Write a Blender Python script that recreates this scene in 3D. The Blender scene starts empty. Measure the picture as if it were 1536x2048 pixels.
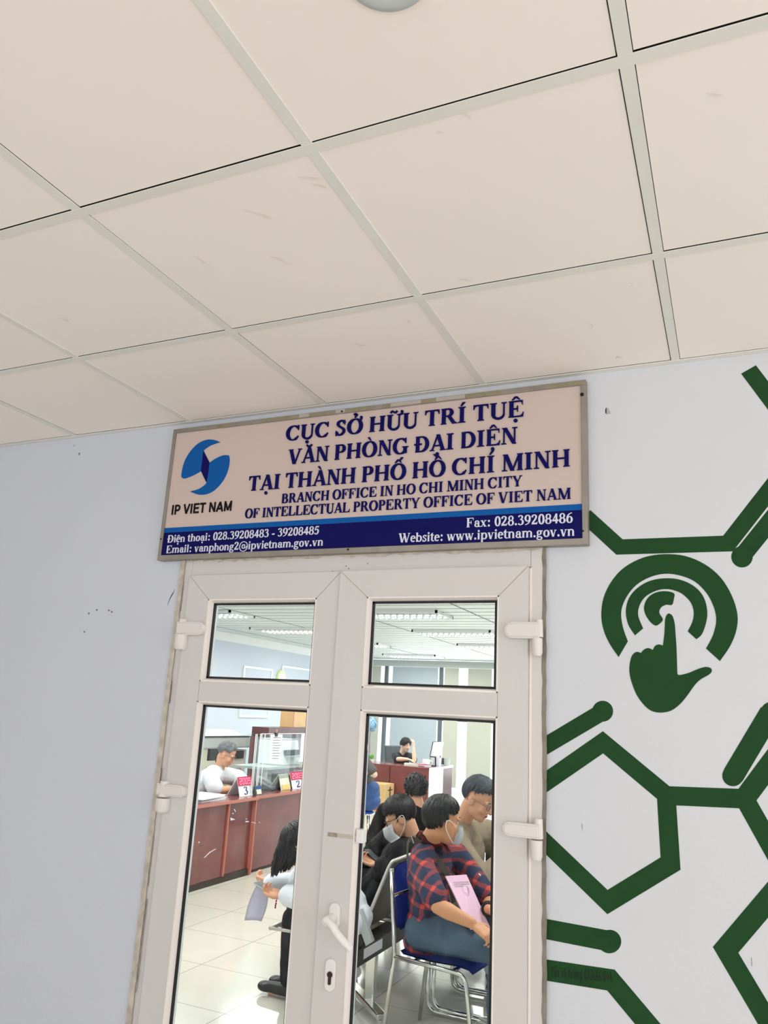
import bpy, bmesh, math, random
from math import sin, cos, pi, radians, sqrt
from mathutils import Vector, Matrix, noise

C = bpy.context.scene
COL = C.collection
random.seed(7)

# ------------------------------------------------------------------ camera
HC = 2.70                                   # corridor ceiling height
CAM = Vector((0.0, -2.30722, 1.63194))
FPX = 1545.5
YAW, PIT, ROL = -0.427715, 0.252278, 0.053302
FWD = Vector((sin(YAW) * cos(PIT), cos(YAW) * cos(PIT), sin(PIT)))
_rt = Vector((cos(YAW), -sin(YAW), 0.0)); _up = _rt.cross(FWD)
RT = cos(ROL) * _rt + sin(ROL) * _up
UP = -sin(ROL) * _rt + cos(ROL) * _up
cd = bpy.data.cameras.new('camera'); cam = bpy.data.objects.new('camera', cd); COL.objects.link(cam)
cd.sensor_fit = 'VERTICAL'; cd.sensor_height = 36.0; cd.lens = 36.0 * FPX / 2048.0
cd.clip_start = 0.02; cd.clip_end = 300
cam.matrix_world = Matrix(((RT.x, UP.x, -FWD.x, CAM.x), (RT.y, UP.y, -FWD.y, CAM.y),
                           (RT.z, UP.z, -FWD.z, CAM.z), (0, 0, 0, 1)))
C.camera = cam

def ray(u, v):
    return FWD + RT * ((u - 768) / FPX) - UP * ((v - 1024) / FPX)
def AY(u, v, y=0.0):                        # the point seen at (u, v) on the upright plane y
    d = ray(u, v); return CAM + d * ((y - CAM.y) / d.y)
def AX(u, v, x):
    d = ray(u, v); return CAM + d * ((x - CAM.x) / d.x)
def AZ(u, v, z):
    d = ray(u, v); return CAM + d * ((z - CAM.z) / d.z)

# ------------------------------------------------------------------ world, lights, exposure
wd = bpy.data.worlds.new('sky'); C.world = wd; wd.use_nodes = True
bg = wd.node_tree.nodes['Background']
bg.inputs[0].default_value = (0.90, 0.95, 1.0, 1); bg.inputs[1].default_value = 1.55
vs = C.view_settings
C.display_settings.display_device = 'sRGB'
vs.view_transform = 'Standard'; vs.look = 'None'; vs.gamma = 1.0; vs.use_curve_mapping = False
vs.exposure = 0.0
C.cycles.max_bounces = 10; C.cycles.diffuse_bounces = 6; C.cycles.transparent_max_bounces = 16
C.cycles.glossy_bounces = 4
C.cycles.use_denoising = True

def area(name, loc, rot, sx, sy, power, col=(1, 1, 1)):
    l = bpy.data.lights.new(name, 'AREA'); l.shape = 'RECTANGLE'; l.size = sx; l.size_y = sy
    l.energy = power; l.color = col
    o = bpy.data.objects.new(name, l); COL.objects.link(o); o.location = loc; o.rotation_euler = rot
    o.visible_camera = False
    return o
# daylight entering the open long side and the open right end of the corridor
DAY_R = area('daylight_right', (3.9, -2.2, 1.7), (0, radians(90), 0), 1.9, 4.2, 42, (1.0, 0.985, 0.96))
DAY_B = area('daylight_back', (0.5, -4.7, 1.85), (radians(90), 0, 0), 7.5, 1.5, 34, (1.0, 0.98, 0.95))
# daylight through the window wall of the office
DAY_W = area('daylight_window', (-3.6, 14.2, 1.5), (radians(-90), 0, 0), 7.0, 2.2, 110, (0.95, 0.98, 1.0))

# ------------------------------------------------------------------ materials
def lin(c):
    return tuple((x / 12.92 if x <= 0.04045 else ((x + 0.055) / 1.055) ** 2.4) for x in c)
def rgb(r, g, b):
    return lin((r / 255, g / 255, b / 255)) + (1,)
MATS = {}
def mat(name, col, rough=0.6, metal=0.0, spec=0.5, noise_amt=0.0, nscale=20, bump=0.0, bscale=60, emit=None, estr=0, coat=0.0, detail=3):
    m = bpy.data.materials.new(name); m.use_nodes = True
    nt = m.node_tree; b = nt.nodes['Principled BSDF']
    c = col if len(col) == 4 else tuple(col) + (1,)
    b.inputs['Base Color'].default_value = c
    b.inputs['Roughness'].default_value = rough; b.inputs['Metallic'].default_value = metal
    b.inputs['Specular IOR Level'].default_value = spec
    if coat: b.inputs['Coat Weight'].default_value = coat
    tc = nt.nodes.new('ShaderNodeTexCoord')
    if noise_amt:
        n = nt.nodes.new('ShaderNodeTexNoise'); n.inputs['Scale'].default_value = nscale; n.inputs['Detail'].default_value = detail
        nt.links.new(tc.outputs['Object'], n.inputs['Vector'])
        mr = nt.nodes.new('ShaderNodeMapRange'); mr.inputs[1].default_value = 0.3; mr.inputs[2].default_value = 0.7
        mr.inputs[3].default_value = 1 - noise_amt; mr.inputs[4].default_value = 1 + noise_amt
        nt.links.new(n.outputs['Fac'], mr.inputs[0])
        hs = nt.nodes.new('ShaderNodeHueSaturation'); hs.inputs['Color'].default_value = c
        nt.links.new(mr.outputs[0], hs.inputs['Value']); nt.links.new(hs.outputs[0], b.inputs['Base Color'])
    if bump:
        n2 = nt.nodes.new('ShaderNodeTexNoise'); n2.inputs['Scale'].default_value = bscale; n2.inputs['Detail'].default_value = 3
        nt.links.new(tc.outputs['Object'], n2.inputs['Vector'])
        bp = nt.nodes.new('ShaderNodeBump'); bp.inputs['Strength'].default_value = bump; bp.inputs['Distance'].default_value = 0.01
        nt.links.new(n2.outputs['Fac'], bp.inputs['Height']); nt.links.new(bp.outputs[0], b.inputs['Normal'])
    if emit:
        b.inputs['Emission Color'].default_value = tuple(emit)[:3] + (1,); b.inputs['Emission Strength'].default_value = estr
    MATS[name] = m
    return m

M = {}
M['tile'] = mat('ceiling_board', rgb(248, 240, 231), 0.9, noise_amt=0.012, nscale=1.5)
M['tbar'] = mat('grid_paint', rgb(231, 228, 220), 0.6, noise_amt=0.02, nscale=6)
M['gap'] = mat('shadow_gap', rgb(70, 62, 52), 0.95)
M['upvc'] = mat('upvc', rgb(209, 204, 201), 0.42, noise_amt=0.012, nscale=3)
M['upvc_lit'] = mat('upvc_bead_lit', rgb(238, 230, 224), 0.4)  # paler copy of upvc, light on the beads painted in
M['gasket'] = mat('rubber_gasket', rgb(14, 12, 14), 0.6)
M['hinge'] = mat('hinge_plastic', rgb(222, 216, 212), 0.4)
M['white_plastic'] = mat('white_plastic', rgb(232, 229, 226), 0.35)
M['caulk'] = mat('caulk', rgb(196, 186, 172), 0.9, noise_amt=0.22, nscale=30, bump=0.6, bscale=40)
M['grime'] = mat('grime', rgb(140, 134, 120), 0.9, noise_amt=0.25, nscale=18)
M['seam'] = mat('seam_line', rgb(165, 155, 148), 0.9)
M['alu'] = mat('aluminium', rgb(150, 143, 134), 0.45, 0.55, noise_amt=0.12, nscale=14)
M['tape'] = mat('old_tape', rgb(140, 130, 104), 0.6, noise_amt=0.12, nscale=30)
M['signface'] = mat('sign_face', rgb(203, 184, 175), 0.45, spec=0.3, noise_amt=0.02, nscale=2)
M['navy'] = mat('navy_vinyl', rgb(6, 4, 84), 0.45, spec=0.12)
M['blue'] = mat('blue_vinyl', rgb(0, 86, 160), 0.45, spec=0.15)
M['white_vinyl'] = mat('white_vinyl', rgb(214, 216, 228), 0.4)
M['black_vinyl'] = mat('black_vinyl', rgb(8, 8, 8), 0.5, spec=0.15)
M['screw'] = mat('screw_head', rgb(30, 26, 24), 0.5, 0.5)
M['green'] = mat('green_paint', rgb(27, 68, 32), 0.7, spec=0.2, noise_amt=0.10, nscale=7, detail=6)
M['ink'] = mat('marker_ink', rgb(4, 8, 4), 0.7)
M['scuff'] = mat('scuff', rgb(120, 118, 116), 0.9)
M['scuffblue'] = mat('scuff_blue', rgb(140, 160, 172), 0.9)
M['brown_key'] = mat('key_brass', rgb(74, 54, 48), 0.4, 0.7)
M['corridor_floor'] = mat('corridor_floor', rgb(216, 209, 201), 0.3)
M['plain_wall'] = mat('plain_wall', rgb(222, 222, 222), 0.8)
M['office_wall'] = mat('office_wall', rgb(200, 208, 221), 0.8)
M['white'] = mat('white_paint', rgb(240, 242, 242), 0.6)
M['strip'] = mat('ceiling_strip', rgb(214, 220, 217), 0.5)
M['stripgap'] = mat('ceiling_strip_gap', rgb(104, 112, 110), 0.8)
M['reflector'] = mat('reflector', rgb(140, 150, 148), 0.5, 0.1)
M['tube'] = mat('lamp_tube', rgb(255, 255, 255), 0.5, emit=(1, 1, 0.97), estr=3.0)
M['blind_beige'] = mat('blind_beige', rgb(188, 188, 175), 0.85, noise_amt=0.02, nscale=4)
M['blind_grey'] = mat('blind_grey', rgb(172, 182, 190), 0.85)
M['mullion'] = mat('dark_mullion', rgb(92, 100, 106), 0.5)
M['mahog'] = mat('mahogany', rgb(126, 66, 62), 0.22, noise_amt=0.14, nscale=5, coat=0.25)
M['mahog_edge'] = mat('mahogany_edge', rgb(196, 120, 104), 0.3)
M['mahog_dark'] = mat('mahogany_dark', rgb(84, 40, 38), 0.3, noise_amt=0.12, nscale=6)
M['kick'] = mat('kickboard', rgb(58, 44, 40), 0.6)
M['tan_wood'] = mat('tan_wood', rgb(222, 180, 126), 0.5, noise_amt=0.07, nscale=8)
M['chrome'] = mat('chrome', rgb(222, 222, 214), 0.12, 1.0)
M['bluepl'] = mat('blue_plastic', rgb(24, 66, 168), 0.28)
M['steel_mesh'] = mat('perforated_steel', rgb(118, 114, 102), 0.45, 0.3, noise_amt=0.1, nscale=9)
M['steel_edge'] = mat('steel_edge', rgb(214, 210, 200), 0.3, 0.4)
M['beam'] = mat('black_beam', rgb(52, 49, 47), 0.5, noise_amt=0.12, nscale=8)
M['paper'] = mat('paper', rgb(240, 240, 244), 0.8)
M['paper_lilac'] = mat('paper_back', rgb(218, 216, 232), 0.8)
M['paper_pink'] = mat('paper_pink', rgb(250, 208, 230), 0.8)
M['print'] = mat('print_ink', rgb(150, 130, 148), 0.8)
M['greyprint'] = mat('grey_print', rgb(150, 154, 162), 0.8)
M['black'] = mat('black_plastic', rgb(24, 25, 28), 0.4)
M['darkgrey'] = mat('dark_grey', rgb(70, 72, 78), 0.5)
M['lightgrey'] = mat('light_grey', rgb(188, 194, 192), 0.5)
M['cream'] = mat('cream_plastic', rgb(226, 226, 206), 0.5)
M['pur'] = mat('dark_cabinet', rgb(158, 148, 158), 0.5, noise_amt=0.1, nscale=6)
M['ledback'] = mat('led_panel', rgb(150, 8, 40), 0.4, emit=(0.55, 0.0, 0.05), estr=0.6)
M['led'] = mat('led_digit', rgb(255, 90, 130), 0.4, emit=(1.0, 0.22, 0.36), estr=1.5)
M['digit'] = mat('digit_blue', rgb(60, 80, 128), 0.6)
M['card'] = mat('cardboard', rgb(214, 178, 124), 0.85, noise_amt=0.04, nscale=6)
M['redprint'] = mat('red_print', rgb(186, 70, 40), 0.8)
M['darkprint'] = mat('dark_print', rgb(70, 58, 44), 0.8)
M['yellow'] = mat('yellow_card', rgb(238, 208, 130), 0.7)
M['bookred'] = mat('red_cover', rgb(168, 44, 82), 0.5)
M['flower'] = mat('blue_flower', rgb(158, 200, 228), 0.7, noise_amt=0.3, nscale=60)
M['leaf'] = mat('leaf_green', rgb(120, 196, 84), 0.6)
M['skin'] = mat('skin', rgb(224, 168, 134), 0.5, noise_amt=0.03, nscale=15)
M['skin_pale'] = mat('skin_pale', rgb(236, 196, 172), 0.5, noise_amt=0.02, nscale=15)
M['skin_tan'] = mat('skin_tan', rgb(218, 156, 114), 0.5, noise_amt=0.03, nscale=15)
M['lip'] = mat('lip', rgb(176, 100, 88), 0.5)
M['eye'] = mat('eye', rgb(30, 22, 20), 0.3)
M['eyewhite'] = mat('eye_white', rgb(230, 226, 222), 0.3)
M['hair'] = mat('hair_black', rgb(24, 23, 24), 0.45, noise_amt=0.3, nscale=40)
M['hair_grey'] = mat('hair_grey', rgb(112, 116, 118), 0.5, noise_amt=0.35, nscale=40)
M['hair_dark'] = mat('hair_dark', rgb(58, 62, 70), 0.5, noise_amt=0.3, nscale=40)  # grey-blue of the glass reflection put into the hair colour
M['shirt_white'] = mat('shirt_white', rgb(232, 236, 242), 0.85, bump=0.25, bscale=14)
M['shirt_black'] = mat('shirt_black', rgb(27, 30, 34), 0.85, bump=0.3, bscale=14)
M['jacket_black'] = mat('jacket_black', rgb(26, 25, 27), 0.8, spec=0.2, bump=0.4, bscale=12)
M['jacket_tan'] = mat('jacket_tan', rgb(150, 134, 112), 0.85, bump=0.4, bscale=10, noise_amt=0.05, nscale=6)
M['shirt_grey'] = mat('shirt_grey', rgb(88, 82, 82), 0.85, bump=0.3, bscale=14)
M['jeans'] = mat('jeans', rgb(76, 98, 118), 0.85, noise_amt=0.22, nscale=5, bump=0.3, bscale=30)
M['jeans_blue'] = mat('jeans_blue', rgb(52, 82, 136), 0.85, noise_amt=0.2, nscale=6, bump=0.3, bscale=20)
M['jeans_pale'] = mat('jeans_pale', rgb(206, 222, 228), 0.85, noise_amt=0.05, nscale=6)
M['trousers_black'] = mat('trousers_black', rgb(28, 30, 36), 0.85, spec=0.2, noise_amt=0.12, nscale=8, bump=0.3, bscale=16)
M['trousers_brown'] = mat('trousers_brown', rgb(98, 88, 78), 0.85, bump=0.3, bscale=16)
M['shoe'] = mat('shoe_black', rgb(30, 31, 34), 0.35)
M['mask'] = mat('mask_cloth', rgb(234, 240, 243), 0.85)
M['cord'] = mat('ear_loop', rgb(240, 236, 226), 0.8)
M['strap'] = mat('strap', rgb(72, 66, 56), 0.8)
M['gold'] = mat('buckle', rgb(190, 184, 160), 0.3, 0.8)
M['lens_frame'] = mat('glasses_metal', rgb(120, 122, 128), 0.3, 0.8)

def glass_mat(name, tint=(1, 1, 1), refl=0.05, dirt=0.0):
    m = bpy.data.materials.new(name); m.use_nodes = True; nt = m.node_tree; nt.nodes.clear()
    out = nt.nodes.new('ShaderNodeOutputMaterial'); tr = nt.nodes.new('ShaderNodeBsdfTransparent'); tr.inputs[0].default_value = tint + (1,)
    gl = nt.nodes.new('ShaderNodeBsdfGlossy'); gl.inputs['Roughness'].default_value = 0.01
    fr = nt.nodes.new('ShaderNodeFresnel'); fr.inputs[0].default_value = 1.14
    mx = nt.nodes.new('ShaderNodeMixShader'); nt.links.new(fr.outputs[0], mx.inputs[0])
    nt.links.new(tr.outputs[0], mx.inputs[1]); nt.links.new(gl.outputs[0], mx.inputs[2])
    last = mx
    if dirt:
        df = nt.nodes.new('ShaderNodeBsdfDiffuse'); df.inputs[0].default_value = (0.8, 0.8, 0.8, 1)
        tc = nt.nodes.new('ShaderNodeTexCoord')
        mp = nt.nodes.new('ShaderNodeMapping'); mp.inputs['Scale'].default_value = (3.0, 3.0, 1.1); nt.links.new(tc.outputs['Object'], mp.inputs[0])
        n = nt.nodes.new('ShaderNodeTexNoise'); n.inputs['Scale'].default_value = 5; n.inputs['Detail'].default_value = 8; n.inputs['Roughness'].default_value = 0.7
        nt.links.new(mp.outputs[0], n.inputs['Vector'])
        mr = nt.nodes.new('ShaderNodeMapRange'); mr.inputs[1].default_value = 0.52; mr.inputs[2].default_value = 0.85; mr.inputs[3].default_value = 0.0; mr.inputs[4].default_value = dirt
        nt.links.new(n.outputs['Fac'], mr.inputs[0])
        m2 = nt.nodes.new('ShaderNodeMixShader'); nt.links.new(mr.outputs[0], m2.inputs[0]); nt.links.new(last.outputs[0], m2.inputs[1]); nt.links.new(df.outputs[0], m2.inputs[2]); last = m2
    nt.links.new(last.outputs[0], out.inputs[0])
    return m
M['glass'] = glass_mat('door_glass', (0.97, 0.985, 0.98), dirt=0.05)
M['screen_glass'] = glass_mat('screen_glass', (0.95, 0.98, 0.98))
M['lens'] = glass_mat('lens_glass', (0.93, 0.95, 0.97))

def wall_material():
    m = bpy.data.materials.new('front_wall_paint'); m.use_nodes = True; nt = m.node_tree; b = nt.nodes['Principled BSDF']
    b.inputs['Roughness'].default_value = 0.75
    tc = nt.nodes.new('ShaderNodeTexCoord'); sp = nt.nodes.new('ShaderNodeSeparateXYZ'); nt.links.new(tc.outputs['Object'], sp.inputs[0])
    mr = nt.nodes.new('ShaderNodeMapRange'); mr.inputs[1].default_value = -1.1; mr.inputs[2].default_value = -0.25; nt.links.new(sp.outputs[0], mr.inputs[0])
    n = nt.nodes.new('ShaderNodeTexNoise'); n.inputs['Scale'].default_value = 2.2; n.inputs['Detail'].default_value = 5; nt.links.new(tc.outputs['Object'], n.inputs['Vector'])
    mx = nt.nodes.new('ShaderNodeMix'); mx.data_type = 'RGBA'
    mx.inputs[6].default_value = rgb(204, 208, 217); mx.inputs[7].default_value = rgb(210, 212, 216)
    nt.links.new(mr.outputs[0], mx.inputs[0])
    hs = nt.nodes.new('ShaderNodeHueSaturation'); nt.links.new(mx.outputs[2], hs.inputs['Color'])
    m2 = nt.nodes.new('ShaderNodeMapRange'); m2.inputs[1].default_value = 0.3; m2.inputs[2].default_value = 0.7; m2.inputs[3].default_value = 0.985; m2.inputs[4].default_value = 1.012
    nt.links.new(n.outputs['Fac'], m2.inputs[0]); nt.links.new(m2.outputs[0], hs.inputs['Value'])
    nt.links.new(hs.outputs[0], b.inputs['Base Color'])
    n3 = nt.nodes.new('ShaderNodeTexNoise'); n3.inputs['Scale'].default_value = 90; nt.links.new(tc.outputs['Object'], n3.inputs['Vector'])
    bp = nt.nodes.new('ShaderNodeBump'); bp.inputs['Strength'].default_value = 0.06; bp.inputs['Distance'].default_value = 0.01
    nt.links.new(n3.outputs['Fac'], bp.inputs['Height']); nt.links.new(bp.outputs[0], b.inputs['Normal'])
    return m
M['front_wall'] = wall_material()

def tile_floor():
    m = bpy.data.materials.new('office_floor_tile'); m.use_nodes = True; nt = m.node_tree; b = nt.nodes['Principled BSDF']
    b.inputs['Roughness'].default_value = 0.12; b.inputs['Specular IOR Level'].default_value = 0.5
    tc = nt.nodes.new('ShaderNodeTexCoord'); sp = nt.nodes.new('ShaderNodeSeparateXYZ'); nt.links.new(tc.outputs['Object'], sp.inputs[0])
    fac = None
    for ax, off in ((0, -3.225), (1, 2.32)):
        a = nt.nodes.new('ShaderNodeMath'); a.operation = 'SUBTRACT'; a.inputs[1].default_value = off; nt.links.new(sp.outputs[ax], a.inputs[0])
        d = nt.nodes.new('ShaderNodeMath'); d.operation = 'PINGPONG'; d.inputs[1].default_value = 0.3; nt.links.new(a.outputs[0], d.inputs[0])
        l = nt.nodes.new('ShaderNodeMath'); l.operation = 'LESS_THAN'; l.inputs[1].default_value = 0.0026; nt.links.new(d.outputs[0], l.inputs[0])
        if fac is None: fac = l
        else:
            q = nt.nodes.new('ShaderNodeMath'); q.operation = 'MAXIMUM'; nt.links.new(fac.outputs[0], q.inputs[0]); nt.links.new(l.outputs[0], q.inputs[1]); fac = q
    n = nt.nodes.new('ShaderNodeTexNoise'); n.inputs['Scale'].default_value = 3; n.inputs['Detail'].default_value = 6; nt.links.new(tc.outputs['Object'], n.inputs['Vector'])
    mx0 = nt.nodes.new('ShaderNodeMix'); mx0.data_type = 'RGBA'; mx0.inputs[6].default_value = rgb(214, 210, 196); mx0.inputs[7].default_value = rgb(228, 225, 214)
    nt.links.new(n.outputs['Fac'], mx0.inputs[0])
    mx = nt.nodes.new('ShaderNodeMix'); mx.data_type = 'RGBA'; nt.links.new(fac.outputs[0], mx.inputs[0])
    nt.links.new(mx0.outputs[2], mx.inputs[6]); mx.inputs[7].default_value = rgb(150, 146, 136)
    nt.links.new(mx.outputs[2], b.inputs['Base Color'])
    return m
M['tile_floor'] = tile_floor()

def plaid():
    m = bpy.data.materials.new('plaid_shirt'); m.use_nodes = True; nt = m.node_tree; b = nt.nodes['Principled BSDF']
    b.inputs['Roughness'].default_value = 0.85
    tc = nt.nodes.new('ShaderNodeTexCoord')
    mp = nt.nodes.new('ShaderNodeMapping'); mp.inputs['Rotation'].default_value = (0, radians(-16), radians(20)); nt.links.new(tc.outputs['Object'], mp.inputs[0])
    n = nt.nodes.new('ShaderNodeTexNoise'); n.inputs['Scale'].default_value = 7; nt.links.new(tc.outputs['Object'], n.inputs['Vector'])
    va = nt.nodes.new('ShaderNodeVectorMath'); va.operation = 'MULTIPLY_ADD'; va.inputs[1].default_value = (0.035,) * 3
    nt.links.new(n.outputs['Color'], va.inputs[0]); nt.links.new(mp.outputs[0], va.inputs[2])
    sp = nt.nodes.new('ShaderNodeSeparateXYZ'); nt.links.new(va.outputs[0], sp.inputs[0])
    bands = []
    def band(src, per, wid, off):
        a = nt.nodes.new('ShaderNodeMath'); a.operation = 'ADD'; a.inputs[1].default_value = off + 160 * per; nt.links.new(src, a.inputs[0])
        d = nt.nodes.new('ShaderNodeMath'); d.operation = 'MODULO'; d.inputs[1].default_value = per; nt.links.new(a.outputs[0], d.inputs[0])
        l = nt.nodes.new('ShaderNodeMath'); l.operation = 'LESS_THAN'; l.inputs[1].default_value = wid; nt.links.new(d.outputs[0], l.inputs[0])
        return l.outputs[0]
    xs = band(sp.outputs[0], 0.062, 0.018, 0.0); zs = band(sp.outputs[2], 0.075, 0.02, 0.0)
    ad = nt.nodes.new('ShaderNodeMath'); ad.operation = 'ADD'; nt.links.new(xs, ad.inputs[0]); nt.links.new(zs, ad.inputs[1])
    cr = nt.nodes.new('ShaderNodeValToRGB'); cr.color_ramp.interpolation = 'CONSTANT'
    e = cr.color_ramp.elements; e[0].position = 0.0; e[0].color = rgb(48, 56, 84); e[1].position = 0.4; e[1].color = rgb(140, 66, 74)
    e2 = cr.color_ramp.elements.new(0.9); e2.color = rgb(216, 84, 74)
    hf = nt.nodes.new('ShaderNodeMath'); hf.operation = 'MULTIPLY'; hf.inputs[1].default_value = 0.5; nt.links.new(ad.outputs[0], hf.inputs[0])
    nt.links.new(hf.outputs[0], cr.inputs[0]); nt.links.new(cr.outputs[0], b.inputs['Base Color'])
    n2 = nt.nodes.new('ShaderNodeTexNoise'); n2.inputs['Scale'].default_value = 12; nt.links.new(tc.outputs['Object'], n2.inputs['Vector'])
    bp = nt.nodes.new('ShaderNodeBump'); bp.inputs['Strength'].default_value = 0.4; bp.inputs['Distance'].default_value = 0.012
    nt.links.new(n2.outputs['Fac'], bp.inputs['Height']); nt.links.new(bp.outputs[0], b.inputs['Normal'])
    return m
M['plaid'] = plaid()

# ------------------------------------------------------------------ helpers
def link(name, me, m, parent=None):
    o = bpy.data.objects.new(name, me); COL.objects.link(o)
    if m is not None:
        for mm in (m if isinstance(m, (list, tuple)) else [m]): me.materials.append(mm)
    if parent is not None:
        o.parent = parent
        o.matrix_parent_inverse = Matrix.Identity(4) if parent.get('_local') else parent.matrix_basis.inverted()
    return o
def obj(name, bm, m, parent=None, smooth=False, bevel=0.0, autosmooth=False):
    bmesh.ops.recalc_face_normals(bm, faces=bm.faces)
    me = bpy.data.meshes.new(name); bm.to_mesh(me); bm.free()
    if smooth:
        me.polygons.foreach_set('use_smooth', [True] * len(me.polygons))
        if autosmooth: me.set_sharp_from_angle(angle=radians(40))
    o = link(name, me, m, parent)
    if bevel:
        md = o.modifiers.new('bevel', 'BEVEL'); md.width = bevel; md.segments = 2; md.limit_method = 'ANGLE'
    return o
def tag(o, label=None, cat=None, group=None, kind=None):
    if label: o['label'] = label
    if cat: o['category'] = cat
    if group: o['group'] = group
    if kind: o['kind'] = kind
    return o
def thing(name, label, cat, loc=(0, 0, 0), group=None, rot=0.0):
    o = bpy.data.objects.new(name, None); COL.objects.link(o); o.empty_display_size = 0.1
    o.location = loc; o.rotation_euler = (0, 0, rot)
    o.matrix_basis = Matrix.Translation(Vector(loc)) @ Matrix.Rotation(rot, 4, 'Z')
    return tag(o, label, cat, group)
def local(o):                       # parts of this thing are modelled in its own axes
    o['_local'] = 1; return o
def box(bm, x0, x1, y0, y1, z0, z1):
    v = [bm.verts.new((x, y, z)) for x in (x0, x1) for y in (y0, y1) for z in (z0, z1)]
    for f in ((0, 1, 3, 2), (4, 6, 7, 5), (0, 4, 5, 1), (2, 3, 7, 6), (0, 2, 6, 4), (1, 5, 7, 3)):
        bm.faces.new([v[i] for i in f])
    return v
def B(*bs):
    bm = bmesh.new()
    for b in bs: box(bm, *b)
    return bm
def hexa(bm, p):                    # 8 corners: bottom ring then top ring
    v = [bm.verts.new(q) for q in p]
    for f in ((0, 1, 2, 3), (7, 6, 5, 4), (0, 4, 5, 1), (1, 5, 6, 2), (2, 6, 7, 3), (3, 7, 4, 0)): bm.faces.new([v[i] for i in f])
def prism(bm, pts, ext):            # polygon in space pushed along ext
    a = [bm.verts.new(p) for p in pts]; b = [bm.verts.new(Vector(p) + Vector(ext)) for p in pts]
    n = len(pts)
    bm.faces.new(a); bm.faces.new(b[::-1])
    for i in range(n): bm.faces.new((a[i], a[(i + 1) % n], b[(i + 1) % n], b[i]))
def tube(bm, pts, r, seg=10, closed=False, cap=True):
    pts = [Vector(p) for p in pts]; n = len(pts); rings = []
    rs = r if isinstance(r, (list, tuple)) else [r] * n
    t0 = (pts[1] - pts[0]).normalized(); up = Vector((0, 0, 1)) if abs(t0.z) < 0.9 else Vector((1, 0, 0))
    side = t0.cross(up).normalized()
    for i in range(n):
        if closed: t = (pts[(i + 1) % n] - pts[i - 1]).normalized()
        elif i == 0: t = t0
        elif i == n - 1: t = (pts[-1] - pts[-2]).normalized()
        else: t = ((pts[i + 1] - pts[i]).normalized() + (pts[i] - pts[i - 1]).normalized()).normalized()
        side = (side - t * side.dot(t)).normalized(); u2 = t.cross(side)
        rings.append([bm.verts.new(pts[i] + rs[i] * (cos(2 * pi * k / seg) * side + sin(2 * pi * k / seg) * u2)) for k in range(seg)])
    for i in range(n if closed else n - 1):
        a, b = rings[i], rings[(i + 1) % n]
        for k in range(seg): bm.faces.new((a[k], a[(k + 1) % seg], b[(k + 1) % seg], b[k]))
    if cap and not closed:
        bm.faces.new(rings[0]); bm.faces.new(rings[-1][::-1])
def rounded(pts, r, n=6):           # round the corners of an open polyline
    pts = [Vector(p) for p in pts]; out = [pts[0]]
    for i in range(1, len(pts) - 1):
        a, b, c = pts[i - 1], pts[i], pts[i + 1]
        d1 = (a - b); d2 = (c - b); rr = min(r, d1.length * 0.49, d2.length * 0.49)
        p, q = b + d1.normalized() * rr, b + d2.normalized() * rr
        for k in range(n + 1):
            t = k / n; out.append((1 - t) ** 2 * p + 2 * t * (1 - t) * b + t * t * q)
    out.append(pts[-1]); return out
def cyl(bm, c, r, z0, z1, seg=24, r2=None):
    r2 = r if r2 is None else r2
    a = [bm.verts.new((c[0] + r * cos(2 * pi * k / seg), c[1] + r * sin(2 * pi * k / seg), z0)) for k in range(seg)]
    b = [bm.verts.new((c[0] + r2 * cos(2 * pi * k / seg), c[1] + r2 * sin(2 * pi * k / seg), z1)) for k in range(seg)]
    bm.faces.new(a[::-1]); bm.faces.new(b)
    for k in range(seg): bm.faces.new((a[k], a[(k + 1) % seg], b[(k + 1) % seg], b[k]))
def catmull(pts, n=8, closed=False):
    P = [Vector(p) for p in pts]; m = len(P); out = []
    for i in range(m if closed else m - 1):
        p1, p2 = P[i], P[(i + 1) % m]
        p0 = P[i - 1] if (closed or i > 0) else p1
        p3 = P[(i + 2) % m] if (closed or i + 2 < m) else p2
        for k in range(n):
            t = k / n
            out.append(0.5 * ((2 * p1) + (p2 - p0) * t + (2 * p0 - 5 * p1 + 4 * p2 - p3) * t * t + (3 * p1 - p0 - 3 * p2 + p3) * t ** 3))
    if not closed: out.append(P[-1])
    return out
# ------------------------------------------------------------------ lettering: a serif alphabet drawn with strokes
def arc(cx, cy, rx, ry, a0, a1, n=22):
    return [(cx + rx * cos(radians(a0 + (a1 - a0) * k / n)), cy + ry * sin(radians(a0 + (a1 - a0) * k / n))) for k in range(n + 1)]
def spl(pts, n=7):
    return [(p.x, p.y) for p in catmull([Vector((a, b, 0)) for a, b in pts], n)]
EMB = 13
def stroke(path, w, t, w1=None, closed=False):
    w += EMB; t += EMB; w1 = None if w1 is None else w1 + EMB
    out = []; n = len(path); L = []; R = []
    for i in range(n):
        a = path[max(i - 1, 0)]; b = path[min(i + 1, n - 1)]
        if closed and i in (0, n - 1): a, b = path[n - 2], path[1]
        tx, ty = b[0] - a[0], b[1] - a[1]; l = math.hypot(tx, ty) or 1; tx /= l; ty /= l
        nx, ny = -ty, tx; ww = w if w1 is None else w + (w1 - w) * i / (n - 1)
        h = 0.5 * sqrt((ww * nx) ** 2 + (t * ny) ** 2)
        L.append((path[i][0] + nx * h, path[i][1] + ny * h)); R.append((path[i][0] - nx * h, path[i][1] - ny * h))
    for i in range(n - 1): out.append([R[i], R[i + 1], L[i + 1], L[i]])
    return out
def rc(x0, x1, y0, y1):
    e = EMB / 2; x0 -= e; x1 += e; y0 -= e * (abs(y1 - y0) < 120); y1 += e * (abs(y1 - y0) < 120)
    return [[(x0, y0), (x1, y0), (x1, y1), (x0, y1)]]
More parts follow.
